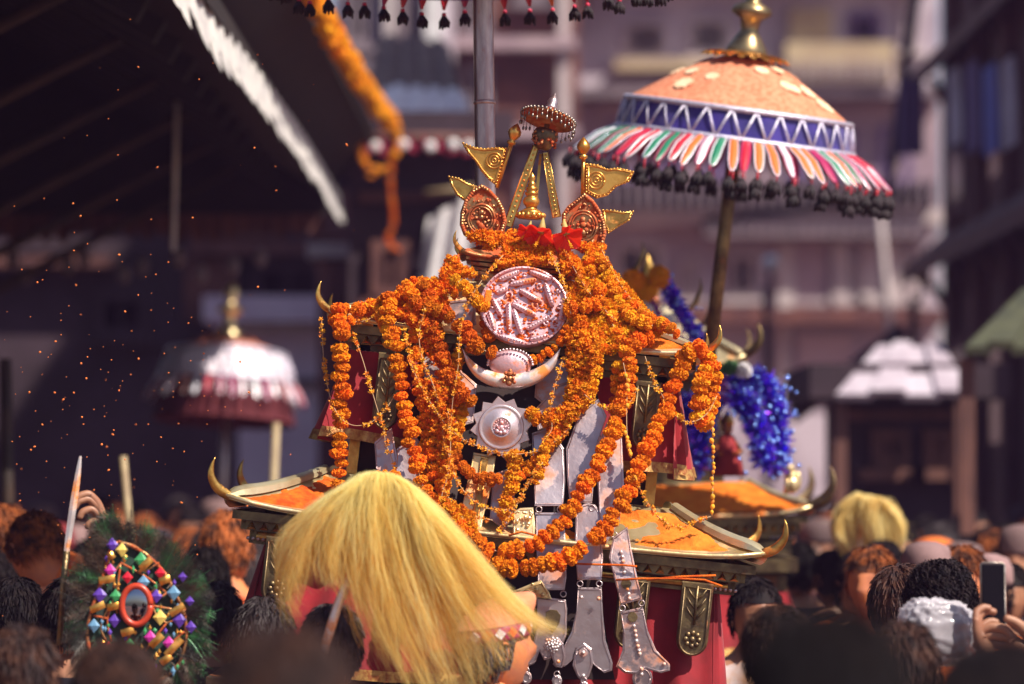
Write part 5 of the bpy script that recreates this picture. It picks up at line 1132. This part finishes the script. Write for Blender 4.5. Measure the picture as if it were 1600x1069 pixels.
def hair_mesh(name, m, n, length, curl, seed, style='short', puff=1.0, wid=.0022):
    """strands rooted on the scalp; origin = head centre"""
    rnd=random.Random(seed); b=MB()
    def on(x,y,z): return not(y<-.15 and z<.42+(.25 if abs(x)<.5 else 0)*(1 if y<-.5 else 0)) and z>-.42+(.25 if y<.2 else 0)
    def S_(u,v):
        th=u*2*PI; ph=(v*.5+.5-.5)*PI-.0; ph=-.42+v*(PI/2+.42); x=math.cos(ph)*math.sin(th); y=-math.cos(ph)*math.cos(th); z=math.sin(ph)
        if y<-.1: z=max(z,.38*min(1,(-y-.1)*3)); 
        d=Vector((x,y,z)).normalized(); q=.004+.007*noise.noise(d*6+Vector((seed,0,0)))
        return Vector((d.x*(.079+q),d.y*(.100+q),d.z*(.124+q)))
    b.grid(S_,24,12,True)
    k=0
    while k<n:
        d=Vector((rnd.gauss(0,1),rnd.gauss(0,1),rnd.gauss(0,1))).normalized()
        if not on(d.x,d.y,d.z): continue
        k+=1; p=Vector((d.x*.080,d.y*.101,d.z*.125)); fl=Vector((d.x*.3,d.y*.5+.2,-.9)); fl=(fl-d*fl.dot(d)).normalized() if style!='up' else d
        cl=noise.noise(d*9+Vector((seed,5,1)))*2.5
        t=fl.cross(d).normalized(); dirv=(fl*1.0+d*(.35*puff+abs(rnd.gauss(0,.18)))+t*(cl*.35+rnd.gauss(0,.15))).normalized(); l=length*rnd.uniform(.6,1.2); pts=[p-d*.004]; w=wid*rnd.uniform(.7,1.3); ph=rnd.uniform(0,6)
        cur=p.copy(); nseg=4 if not curl else 6
        for i in range(nseg):
            cur=cur+dirv*l/nseg; dirv=(dirv+Vector((0,0,-.16))-d*.10).normalized(); q=cur.copy()
            if curl: q+=(t*math.cos(ph+i*1.7)+d*math.sin(ph+i*1.7))*curl
            pts.append(q)
        s_=(t*math.cos(ph)+d*math.sin(ph)*.5).normalized(); vs=[]
        for i,q in enumerate(pts): ww=w*(1-(i/len(pts))**2*.8); vs+= [q-s_*ww,q+s_*ww]
        b.add(vs,[(2*i,2*i+1,2*i+3,2*i+2) for i in range(len(pts)-1)])
    return b.mesh(name,m)
HM={'or':hair_mesh('hair',M['hair_or'],1500,.036,0,2),'short':[hair_mesh('hair',M['hair'],1500,.032,0,1),hair_mesh('hair',M['hair_brown'],1500,.036,0,2),hair_mesh('hair',M['hair_grey'],1500,.034,0,3)],
    'curly':[hair_mesh('hair',M['hair'],2600,.050,.007,4,puff=1.6)]}
near_black=hair_mesh('hair',M['hair'],4200,.034,0,7,wid=.0016); near_brown=hair_mesh('hair',M['hair_brown'],4200,.040,.003,8,wid=.0016,puff=1.3)
BODY={}
def get_body(pose, skin, shirt, tilt=0, yaw=0):
    k=(pose,skin,shirt,round(tilt,1),round(yaw,1))
    if k not in BODY:
        base=(pose,round(tilt,1),round(yaw,1))
        if base in BODY: me=BODY[base].copy(); me.materials[0]=M[skin]; me.materials[1]=M[shirt]; me.materials[2]=M['trouser']
        else: me=body_mesh('body',pose,[M[skin],M[shirt],M['trouser']],tilt,yaw); BODY[base]=me
        BODY[k]=me
    return BODY[k]
def person(label, cpx, toprow, Y, face, skin='skin', shirt='shirt_dark', pose='stand', hair=None, tilt=0, hyaw=0, group=None, H=None, cap=None, sc_=1.0):
    """cpx: head column, toprow: row of the crown; face: yaw, 0 = towards the camera, pi = away"""
    top=D(cpx,toprow,Y); h=top.z; s_=h/1.745*1.0; s_=max(.84,min(1.12,s_))
    root=empty('person',(top.x,Y,h-1.745*s_ if h-1.745*s_<-.02 or h-1.745*s_>.05 else 0),label,'person',group,rot=(0,0,face)); root.scale=(s_,)*3
    if root.location.z<0: root.location.z=h-1.745*s_
    link('body',get_body(pose,skin,shirt,tilt,hyaw),root)
    if hair: 
        Mx=Matrix.Translation((0,-.025,1.625))@Matrix.Rotation(hyaw,4,'Z')@Matrix.Rotation(tilt,4,'X'); link('hair',hair,root,Mx)
    if cap: 
        b=MB(); Mx=Matrix.Translation((0,-.025,1.625))@Matrix.Rotation(hyaw,4,'Z')@Matrix.Rotation(tilt,4,'X'); b.lathe([(.084,.035),(.088,.05),(.086,.10),(.07,.135),(.03,.15),(0,.152)],18,Mx,1,1.22); b.build('cap',cap,root)
    return root
A=PI
person('dark blurred back of a head cut off by the bottom edge right of the centre',1295,962,3.7,A,hair=near_black)
person('very dark blurred head at the bottom right corner',1570,1006,3.9,A,hair=near_black)
person('large brown blurred head at the bottom edge left of the yellow hair',440,988,4.4,A,hair=near_brown)
person('blurred brown haired head at the bottom below the mirror shield',182,1006,6.6,A,hair=near_brown)
person('brown powder dusted head in the bottom left corner',34,980,8.2,A,hair=HM['short'][1],shirt='shirt_or')
person('head with short brown hair in front of the red curtain of the shrine',1222,950,8.3,A+.3,hair=near_brown)
person('low head with smooth hair below the wrapped camera',1408,975,8.3,A-.2,hair=HM['short'][1])
person('curly black haired man behind the wrapped camera holding it up',1474,882,9.5,A+.25,hair=HM['curly'][0],shirt='shirt_or')
person('orange smeared man looking up left of the curly haired man',1402,884,10.4,1.9,skin='skin_pow',shirt='shirt_or',tilt=-.35,hair=HM['short'][1])
person('grey haired head below the left lower roof of the shrine',412,936,9.5,A,hair=HM['short'][2],shirt='shirt_red')
person('man hidden behind the yellow hair with orange shirt',515,948,9.25,A-.3,hair=HM['short'][2],shirt='shirt_or',pose='stand')
person('dark haired person holding up the feather trimmed shield',110,905,9.6,A,hair=HM['short'][0],shirt='shirt_dark')
person('blurred head with orange lit side at the left edge',14,792,12.6,A+.6,hair=HM['or'],skin='skin_pow',shirt='shirt_or')
person('head in dark hair under the left edge of the frame beside the shield',26,905,10.5,A,hair=HM['short'][0],shirt='shirt_dark')
person('dark head peeping out between shield and shrine',338,912,11,A,hair=HM['short'][2],shirt='shirt_dark')
person('bearer standing behind the red curtain at the right of the shrine',1176,905,11.4,.2,hair=HM['short'][0],shirt='shirt_white')
# the man in the peach cap with patterned band, face to the right, under the streaming hair
capm=mat('peach_cap_cloth',(.74,.30,.18),(.66,.22,.10),8,.85,0,.4,90)
pm=person('man in a tilted peach cloth cap facing right beside the yellow hair',762,946,9.35,A-1.15,skin='skin_pow',shirt='shirt_dark',hair=HM['short'][2],tilt=-.15)
b=MB(); Mx=Matrix.Translation((0,-.025,1.625))@Matrix.Rotation(-.15,4,'X')
b.lathe([(.085,.028),(.089,.036),(.089,.066),(.087,.070)],22,Mx,1,1.2); cb=b.build('cap_band',M['rib_mag'],pm)
for k in range(18):
    a=2*PI*k/18; b=MB(); b.box((0,0,0),(.022,.004,.022),Mx@Matrix.Translation((.0895*math.sin(a),-.0895*1.2*math.cos(a),.05))@Matrix.Rotation(a,4,'Z')@Matrix.Rotation(PI/4,4,'Y')); b.build('diamond_patch',M['white' if k%2 else 'shirt_or'],cb,smooth=False)
b=MB(); b.grid(lambda u,v:Mx@Vector((math.sin(u*2*PI)*(.088*(1-v**2.2)+.002),-math.cos(u*2*PI)*(.107*(1-v**2.2)+.002)-.10*v,.07+.075*v+.02*math.sin(v*PI))),26,8,True); b.build('cap',capm,pm)
# crowd behind: individuals, faces towards the camera
rnd=random.Random(21)
zone=lambda x: 'at the left edge' if x<60 else 'left of the sword' if x<110 else 'behind the sword' if x<180 else 'above the mirror shield' if x<260 else 'right of the shield' if x<340 else 'beside the left roof' if x<480 else 'beside the far red cloth' if x<1250 else 'left of the pale whisk' if x<1310 else 'below the pale whisk' if x<1370 else 'right of the pale whisk' if x<1430 else 'behind the curly head' if x<1520 else 'behind the phone' if x<1580 else 'at the right edge'
rown=['nearest crowd row','second crowd row','middle crowd row','fourth crowd row','farthest crowd row']
kinds=[('','skin','shirt_dark',0),('festival goer smeared with orange powder in the blurred crowd behind the shrine','skin_pow','shirt_or',1),
 ('festival goer in a dusty white shirt in the blurred crowd behind the shrine','skin','shirt_white',0),('festival goer in a red shirt in the blurred crowd behind the shrine','skin','shirt_red',2)]
kinds[0]=('dark shirted festival goer in the blurred crowd behind the shrine','skin','shirt_dark',0)
cols=list(range(-60,1680,42)); 
for row,(Y,top,dx) in enumerate(((12.2,868,0),(14.2,838,18),(16.5,818,8),(19.5,800,25),(23.0,790,12))):
    for x in cols:
        px=x+dx+rnd.uniform(-14,14)
        if row==0 and (330<px<1300): continue
        if row==1 and (420<px<1240): continue
        if row>=1 and 480<px<1180: continue
        if row==0 and rnd.random()<.25: continue
        k=rnd.choices(range(4),(6,7 if px<500 else 1.3,1.0,1.0))[0]; lab,sk,sh,hk=kinds[k]
        lab=lab.replace(' in the blurred crowd behind the shrine','')+', '+rown[row]+' '+zone(px)
        person(lab,px,top+rnd.uniform(-14,26),Y+rnd.uniform(-.5,.5),rnd.choice((0,.4,-.5,A,A+.5)),sk,sh,'stand',(HM['or'] if hk==1 else HM['short'][hk]),group='people in the blurred crowd behind the shrine',cap=(M[rnd.choice(['shirt_or','cap_dull','shirt_dark','shirt_red','cap_dull'])] if rnd.random()<.2 else None))
# two people whose orange dusted backs catch the sun on the left
person('sunlit back covered in orange powder at the left behind the hand',64,800,11.6,A+.5,'skin_pow','shirt_or','stand',HM['or'],tilt=.6)
person('sunlit orange shirted man between shield and shrine',352,800,12.4,A-.4,'skin_pow','shirt_or','stand',HM['or'])

# ================================================================== HANDS
def hand(root, wrist, palm_dir, finger_dir, side, curls, scale=1.0, m='skin', arm=None, thumb=None):
    """palm_dir: from wrist to knuckles; finger_dir: bending direction; side: towards the thumb"""
    pd,fd,sd=[Vector(v).normalized() for v in (palm_dir,finger_dir,side)]; s_=scale; w=Vector(wrist)
    J=[w,w+pd*.045*s_]; E=[(0,1)]; Rr=[(.026*s_,.019*s_),(.034*s_,.018*s_)]
    if arm is not None:
        i=0
        for p,r_ in arm: J.append(Vector(p)); Rr.append((r_,r_)); E.append((i,len(J)-1)); i=len(J)-1
    k0=[]; 
    for q in range(4):
        off=sd*(.030-.020*q)*s_; J.append(w+pd*(.088-.004*abs(q-1))*s_+off); Rr.append((.0125*s_,.0125*s_)); E.append((1,len(J)-1)); i=len(J)-1
        L_=[.038,.043,.039,.031][q]*s_; cur=J[i].copy(); a=0
        for j in range(3):
            a+=curls[q][j]; d=pd*math.cos(a)+fd*math.sin(a); cur=cur+d*L_*(1,.72,.55)[j]; J.append(cur.copy()); Rr.append(((.0118,.0106,.0092)[j]*s_,)*2); E.append((i,len(J)-1)); i=len(J)-1
    th=thumb or [sd*.9+pd*.6+fd*.2,sd*.5+pd*.9+fd*.3,sd*.2+pd*1.0+fd*.5]; cur=w+pd*.02*s_+sd*.02*s_; i=1
    for j,d in enumerate(th):
        cur=cur+Vector(d).normalized()*(.040,.034,.028)[j]*s_; J.append(cur.copy()); Rr.append(((.0155,.0115,.0090)[j]*s_,)*2); E.append((i if j else 0,len(J)-1)); i=len(J)-1
    me=skin_mesh('hand',[tuple(p) for p in J],E,Rr,2); me.materials.clear(); me.materials.append(M[m])
    for p in me.polygons: p.use_smooth=True; p.material_index=0
    o=link('hand',me,root)
    # nails
    return o,J
# ---- hand gripping the upright white blade
pa=empty('person',(D(150,1069,9.1).x-.1,9.1,0),'raised hand gripping the upright white blade above the feather shield','person')
o=Vector(pa.location); w=D(172,850,9.5)-o
hand(pa,w,(-.25,-.15,1),(-1,-.35,-.25),(-.25,-.1,.9),[(.5,1.1,.8),(.55,1.1,.8),(.6,1.1,.8),(.7,1.1,.8)],1.0,'skin',[(w+Vector((.04,.06,-.10)),.032),(w+Vector((.12,.1,-.25)),.042),(w+Vector((.10,.15,-.5)),.05)])
bl=empty('sword',D(112,800,9.38),'slender silver white curved sword held upright by the raised hand','sword'); o=Vector(bl.location)
cl=[(100,912),(103,880),(108,840),(115,790),(121,750),(126,712)]; Q=cr([D(a,b_,9.38)-o for a,b_ in cl],24); b=MB(); wd=[.003+.0075*math.sin(min(1,i/23*1.35)*PI/2)*(1-(i/23)**5) for i in range(24)]
vs=[];fs=[]
for i,p in enumerate(Q):
    for dx,dy in ((-1,0),(0,-.35),(1,0),(0,.35)): vs.append(p+Vector((dx*wd[i],dy*wd[i],0)))
for i in range(23):
    for k in range(4): fs.append((i*4+k,i*4+(k+1)%4,(i+1)*4+(k+1)%4,(i+1)*4+k))
b.add(vs,fs); b.build('blade_body',M['silver_white'],bl,sharp=20)
b=MB(); b.tube([Q[0]+Vector((-.01,0,-.16)),Q[0],Q[7]],[.008,.008,.009],10); b.build('grip',M['bronze'],bl)
# ---- phone and hands
ph=empty('smartphone',D(1550,928,9.0),'dark smartphone held upright in two hands at the right edge','phone',rot=(R(-8),R(1.5),R(8)))
b=MB(); b.box((0,0,0),(.062,.009,.162),bev=.004); b.build('phone_body',M['tassel'],ph,smooth=False)
b=MB(); b.box((0,-.0052,0),(.056,.001,.150)); scr=mat('phone_glass',(.004,.003,.006),rough=.5,spec=.05); b.build('screen',scr,ph,smooth=False)
b=MB(); b.tube([(x,0,z) for x,z in ((-.031,-.076),(-.031,.076),(-.026,.081),(.026,.081),(.031,.076),(.031,-.076),(.026,-.081),(-.026,-.081),(-.031,-.076))],.0032,6); b.build('phone_frame',M['pewter'],ph)
hp=empty('person',(D(1556,1069,8.8).x,8.8,0),'pair of hands holding the smartphone upright at the right edge','person'); o=Vector(hp.location)
w=D(1546,1040,8.92)-o
hand(hp,w,(-.30,.25,1),(1,.2,.1),(-.35,-.4,.8),[(.25,.9,.8),(.3,.9,.8),(.35,.9,.8),(.5,.9,.7)],.98,'skin',[(w+Vector((.03,-.05,-.09)),.032),(w+Vector((.07,-.1,-.26)),.042)],thumb=[(-.55,-.3,.9),(-.25,-.2,1),(.05,-.1,1)])
w=D(1622,1022,8.94)-o
hand(hp,w,(-1,.1,.45),(-.2,-.1,-.9),(-.1,-.2,.9),[(.25,.5,.4),(.3,.55,.4),(.3,.6,.5),(.35,.6,.5)],1.05,'skin',[(w+Vector((.08,-.02,-.06)),.033),(w+Vector((.16,-.1,-.24)),.042)],thumb=[(-.4,-.3,.9),(-.8,-.2,.6),(-.9,-.1,.3)])
# ---- camera wrapped in clear plastic
cb_=empty('wrapped_camera',D(1462,985,9.1),'camera wrapped in crumpled clear plastic held before the curly haired man','camera',rot=(0,R(8),R(20)))
b=MB(); b.box((0,0,-.01),(.15,.07,.10),bev=.012); b.box((.0,0,.052),(.06,.06,.035),bev=.008); b.build('camera_body',M['tassel'],cb_,smooth=False)
b=MB(); b.lathe([(.036,0),(.038,.03),(.036,.06),(.040,.09),(.030,.091),(0,.085)],24,Matrix.Translation((.01,.03,-.005))@Matrix.Rotation(R(-90),4,'X')); b.build('lens',M['steel'],cb_)
b=MB()
def PL(u,v):
    th=u*2*PI; ph=(v-.5)*PI*.98; d=Vector((math.cos(ph)*math.cos(th),math.cos(ph)*math.sin(th),math.sin(ph))); k=1+.16*abs(noise.noise(d*3.1))+.13*noise.noise(d*7+Vector((3,0,0)))+.05*noise.noise(d*17)
    sx_=lambda q,e: math.copysign(abs(q)**e,q)
    return Vector((sx_(d.x,.7)*.098*k,sx_(d.y,.7)*.062*k,sx_(d.z,.7)*.078*k))
b.grid(PL,72,48,True)
plm=bpy.data.materials.new('clear_plastic'); plm.use_nodes=True; nt=plm.node_tree; N_=nt.nodes; pb=N_['Principled BSDF']; pb.inputs['Base Color'].default_value=(.75,.70,.78,1); pb.inputs['Roughness'].default_value=.15
tr_=N_.new('ShaderNodeBsdfTransparent'); mx=N_.new('ShaderNodeMixShader'); mx.inputs[0].default_value=.42; nt.links.new(tr_.outputs[0],mx.inputs[1]); nt.links.new(pb.outputs[0],mx.inputs[2]); nt.links.new(mx.outputs[0],N_['Material Output'].inputs['Surface'])
b.build('plastic_bag',plm,cb_)

# ================================================================== YAK HAIR WHISKS
def whisk(label, guides, Y, n, clumps, m, wid, seed, handle, depth=.11, name='yak_hair_whisk', base=.9):
    root=empty(name,D(*handle[0],Y),label,'whisk'); o=Vector(root.location); rnd=random.Random(seed); NG=len(guides); RS=16
    G_=[[Vector((q.x,q.y,0)) for q in cr([Vector((*p,0)) for p in g],RS)] for g in guides]
    cl=[(rnd.random()*(NG-1),rnd.uniform(-1,1),rnd.uniform(0,6.3),rnd.uniform(.6,1.08),rnd.uniform(-1,1)) for _ in range(clumps)]; cs_=1 if len(guides)>9 else .5
    b=MB(); 
    for k in range(n):
        u,dv,ph,ln,ws=rnd.choice(cl); loose=rnd.random()<.30
        u=min(NG-1.001,max(0,u+rnd.gauss(0,.10 if not loose else .45))); dv=max(-1,min(1,dv+rnd.gauss(0,.08 if not loose else .4))); i=int(u); f=u-i; ln2=ln*rnd.uniform(.62,1.12); jx,jy=rnd.gauss(0,2.6),rnd.gauss(0,2.0); pa_=rnd.uniform(0,6.3); vs=[]; tw=rnd.uniform(0,PI)
        pts=[]
        for j in range(RS):
            t=min(RS-1.001,j/(RS-1)*ln2*(RS-1)); a=int(min(t,RS-2)); g=t-a; p=(G_[i][a].lerp(G_[i][min(a+1,RS-1)],g)).lerp(G_[i+1][a].lerp(G_[i+1][min(a+1,RS-1)],g),f); q=j/(RS-1)
            px=p.x+jx*(.6+1.6*math.sin(min(1,q*1.1)*PI))*cs_+cs_*(12.0*math.sin(ph+q*(5+2*ws))*q+6*math.sin(ph*2+q*12+ws)*q+1.6*math.sin(pa_*3+q*31)*q)+ (1.8*math.sin(pa_+q*16)*q)+ (rnd.gauss(0,9)*q*q if loose and j==RS-1 else 0); py=p.y+jy*(.6+1.6*q)+cs_*5*math.cos(ph+q*6)*q
            yy=Y+dv*depth*(.35+.65*math.sin(min(1,q*1.6)*PI/2))*(1-.15*q)+cs_*.022*math.sin(ph*3+q*6)*q+.004*math.sin(pa_+q*9)
            W=D(px,py,yy)-o; pts.append(Vector(W))
        for j,p in enumerate(pts):
            q=j/(RS-1); w=wid*(1-.75*q**2); a=tw+q*1.2; vs+=[p+Vector((math.cos(a)*w,math.sin(a)*w,0)),p-Vector((math.cos(a)*w,math.sin(a)*w,0))]
        f0=len(b.mi); b.add(vs,[(2*j,2*j+1,2*j+3,2*j+2) for j in range(RS-1)])
        for j in range(RS-1): b.mi[f0+j]=1 if rnd.random()<max(0,(j/(RS-1)-.35)*1.3) else 0
    h=b.build('hair_tuft',m,root); h['kind']='stuff'
    b=MB(); q=[D(*p,Y)-o for p in handle]; b.tube(cr(q,8),.012,12); b.build('handle',M['silver_white'],root)
    b=MB(); b.ball(q[0],(.03,.03,.036),14,8); b.build('binding_knob',M['silver'],root); return root
gl=[[(580,765),(548,760),(508,782),(472,806),(446,834),(444,862),(460,884)],
 [(578,762),(545,764),(510,795),(480,840),(456,890),(448,945),(452,990)],
 [(578,755),(548,757),(518,792),(496,832),(482,880),(476,915)],
 [(580,750),(560,750),(538,790),(528,840),(528,885),(534,920)],
 [(580,746),(564,744),(546,790),(540,870),(556,945),(586,1020),(612,1075)],
 [(586,743),(580,742),(568,800),(572,880),(592,960),(630,1040),(652,1100)],
 [(592,741),(598,746),(600,810),(612,890),(640,970),(672,1040),(700,1100)],
 [(598,740),(620,752),(636,810),(655,880),(682,950),(712,1020),(735,1085)],
 [(604,740),(630,756),(662,808),(694,870),(724,930),(762,990),(790,1040)],
 [(606,741),(636,760),(676,806),(716,858),(762,910),(806,960),(846,990)],
 [(608,744),(642,766),(686,808),(732,860),(784,920),(838,968),(890,985)],
 [(608,746),(640,774),(684,824),(735,890),(770,950),(800,1005)]]
whisk('big swinging tuft of yellow dyed yak hair in front of the shrine',gl,9.0,12000,150,[M['yhair'],M['yhair_tip']],.0012,3,[(585,775),(560,860),(515,985),(490,1110)])
gl2=[[(1335,790),(1316,800),(1306,830),(1320,850)],[(1340,782),(1320,786),(1308,812),(1318,860)],[(1348,776),(1335,776),(1325,820),(1335,880)],[(1355,774),(1355,790),(1355,840),(1358,900)],[(1362,776),(1378,786),(1385,830),(1376,885)],[(1366,780),(1392,792),(1405,830),(1392,870)],[(1370,786),(1402,806),(1408,836),(1396,858)]]
whisk('pale yellow yak hair whisk with silver handle in the crowd at the right',gl2,14.0,2600,50,[M['yhair_pale'],M['yhair_pale']],.0035,5,[(1350,800),(1342,850),(1335,920),(1332,990)],depth=.12)

# ================================================================== FEATHER SHIELD
shd=empty('feather_shield',D(218,945,9.3),'teardrop shield with oval mirror, gold ribbons and coloured gems in a feather fringe','shield'); o=Vector(shd.location)
out=[(186,846),(210,853),(238,872),(262,900),(280,935),(291,965),(292,1000),(284,1030),(266,1052),(235,1066),(200,1068),(165,1052),(146,1024),(138,990),(144,955),(156,920),(168,880),(174,858)]
Yh=9.3; b=MB(); fr=[D(x,y,Yh)-o for x,y in out]; b.plate(fr,[p+Vector((0,.03,0)) for p in fr],.008); b.build('backing_board',mat('green_velvet',(.008,.05,.03),(.01,.025,.02),20,.8,sheen=.4),shd,smooth=False)
b=MB(); Q=cr([Vector(p) for p in fr]+[fr[0]],70); b.tube([p-Vector((0,.006,0)) for p in Q],.0055,6); b.build('gilt_rim',M['copper'],shd)
def sp(x,y,dy=-.012): return D(x,y,Yh)-o+Vector((0,dy,0))
b=MB(); c=sp(215,944,-.016); b.tube([c+Vector((.037*math.cos(a),0,.050*math.sin(a))) for a in [2*PI*k/30 for k in range(31)]],.0085,8); b.build('mirror_rim',mat('red_lacquer',(.50,.05,.02),rough=.35),shd)
b=MB(); b.ball(c,(.035,.005,.047),24,6); b.build('mirror',mat('mirror_glass',(.35,.35,.42),rough=.06,metal=1),shd)
gem_m={'p':mat('violet_gem',(.12,.05,.40),rough=.25),'m':mat('magenta_gem',(.55,.04,.34),rough=.25),'r':mat('red_gem',(.62,.02,.04),rough=.12),'b':mat('blue_gem',(.14,.30,.48),rough=.2),'y':mat('yellow_gem',(.80,.60,.15),rough=.15),'g':mat('green_gem',(.06,.34,.12),rough=.2)}
for (x,y,r_,k) in ((177,850,8,'p'),(192,858,8,'y'),(174,890,8,'m'),(201,901,7,'r'),(222,874,9,'g'),(252,894,7,'r'),(226,908,8,'b'),(158,928,9,'p'),(183,930,8,'g'),(246,930,8,'p'),(273,925,9,'b'),(181,968,8,'p'),(149,976,8,'b'),(252,963,9,'y'),(282,967,9,'p'),(237,994,8,'m'),(266,1003,8,'m'),(205,1004,7,'g'),(172,1010,8,'r'),(300,978,7,'p'),(298,938,6,'p'),(287,900,6,'p')):
    b=MB(); b.ball(sp(x,y,-.012),(r_*.0021,.006,r_*.0024),6,2); b.build('gem',gem_m[k],shd,smooth=False)
lines=[[(190,878),(230,900),(262,925)],[(190,880),(184,920),(170,965),(176,1000)],[(262,925),(240,945),(262,972),(292,950)],[(170,965),(148,960)],[(176,940),(160,975),(168,1000)],[(190,880),(170,905)],[(262,972),(240,1000),(230,1015)],[(262,1010),(290,985)],[(205,990),(190,1020)],[(228,892),(250,878)],[(236,925),(266,905)],[(240,945),(270,950)]]
for ln in lines:
    b=MB(); b.tube(cr([sp(x,y,-.010) for x,y in ln],10),.0028,6); b.build('bronze_wire',M['copper'],shd)
for (x0,y0,x1,y1) in ((157,906,182,902),(222,888,238,872),(251,908,268,902),(144,952,166,942),(170,948,190,944),(192,988,212,982),(238,1008,256,990),(262,1022,286,996),(268,958,290,944),(172,870,180,864),(254,1034,270,1022)):
    b=MB(); a,c=sp(x0,y0,-.016),sp(x1,y1,-.016); d=(c-a).normalized(); s_=d.cross(Vector((0,1,0))); N6=8
    b.grid(lambda u,v:a.lerp(c,v)+s_*(u-.5)*.019+Vector((0,-.005*math.sin(v*PI)-.003*math.cos((u-.5)*PI),0)),4,N6); b.build('gold_ribbon',M['gold_clean'],shd)
rnd=random.Random(30)
for k in range(110):
    x,y=rnd.uniform(152,288),rnd.uniform(865,1050)
    if (x-215)**2/30**2+(y-944)**2/38**2<1 or (x-150)*1.6+(1069-y)*-.1<8: continue
    if y<900 and x>240: continue
    b=MB(); r_=rnd.uniform(.004,.007); b.ball(sp(x,y,-.011),(r_,.004,r_*rnd.uniform(1,2.2)),4,2,None); b.build('sequin',rnd.choice([M['gold_clean'],M['gold_clean'],gem_m['b'],gem_m['g'],gem_m['p']]),shd,smooth=False)
rnd=random.Random(31); fm=[mat('dark_feather',(.012,.014,.012),(.03,.02,.015),30,.5),mat('green_feather',(.02,.14,.03),(.01,.07,.03),30,.35,.3,sheen=.3),mat('brown_feather',(.10,.05,.03),(.05,.03,.02),30,.6)]
Q=cr([Vector(p) for p in fr]+[fr[0]],120); cen=sum(fr,Vector())/len(fr)
for fi in range(430):
    i=rnd.randrange(119); p=Q[i]; d=(p-cen); d.y=0; d.normalize(); d=(d+Vector((rnd.gauss(0,.35),rnd.gauss(0,.25),rnd.gauss(0,.3)+.1))).normalized(); l=rnd.uniform(.06,.115)+(.035 if d.z>.3 else 0); b=MB(); s_=d.cross(Vector((0,1,0))).normalized(); base=p-d*.02+Vector((0,rnd.uniform(-.012,.035),0)); pts=[base+d*l*t+Vector((0,0,-.03*t*t*(1 if d.z<.3 else .3))) for t in (0,.25,.5,.75,1)]
    b.tube(pts,[.0012,.001,.0008,.0006,.0003],4)
    for j in range(22):
        t=.12+.86*j/21; q=pts[0].lerp(pts[2],t*2) if t<.5 else pts[2].lerp(pts[4],t*2-1); bl_=l*.22*math.sin(min(1,t*1.25)*PI)**.6
        for sg in(-1,1):
            e=q+s_*sg*bl_+d*bl_*.8+Vector((0,rnd.gauss(0,.004),0)); b.add([q-d*.0012,q+d*.0014,e],[(0,1,2)])
    b.build('feather',fm[rnd.choices((0,1,2),(6,3,2))[0]],shd,smooth=False)
# ================================================================== FLYING POWDER
rnd=random.Random(77); b=MB()
for k in range(270):
    if rnd.random()<.72: px=rnd.gauss(150,110); py=rnd.gauss(640,150)
    else: px,py=rnd.uniform(0,560),rnd.uniform(0,1000)
    if px<0 or px>700 or py<20: continue
    Y=10.05+rnd.gauss(0,.35); p=D(px,py,Y); r_=rnd.choice((.0010,.0014,.0016,.0022,.0032)); Mx=Matrix.Translation(p)@Matrix.Rotation(rnd.uniform(0,6),4,Vector((rnd.random(),rnd.random(),rnd.random())))
    b.ball((0,0,0),(r_*rnd.uniform(.8,1.7),r_,r_*rnd.uniform(.6,1)),6,4,Mx)
c=D(150,600,10.05); b.v=[q-c for q in b.v]; fp=b.build('flying_powder',mat('flying_powder',(.85,.22,.05),rough=.9),smooth=True); fp.location=c; tag(fp,'specks of orange powder drifting through the air at the left','powder',kind='stuff')
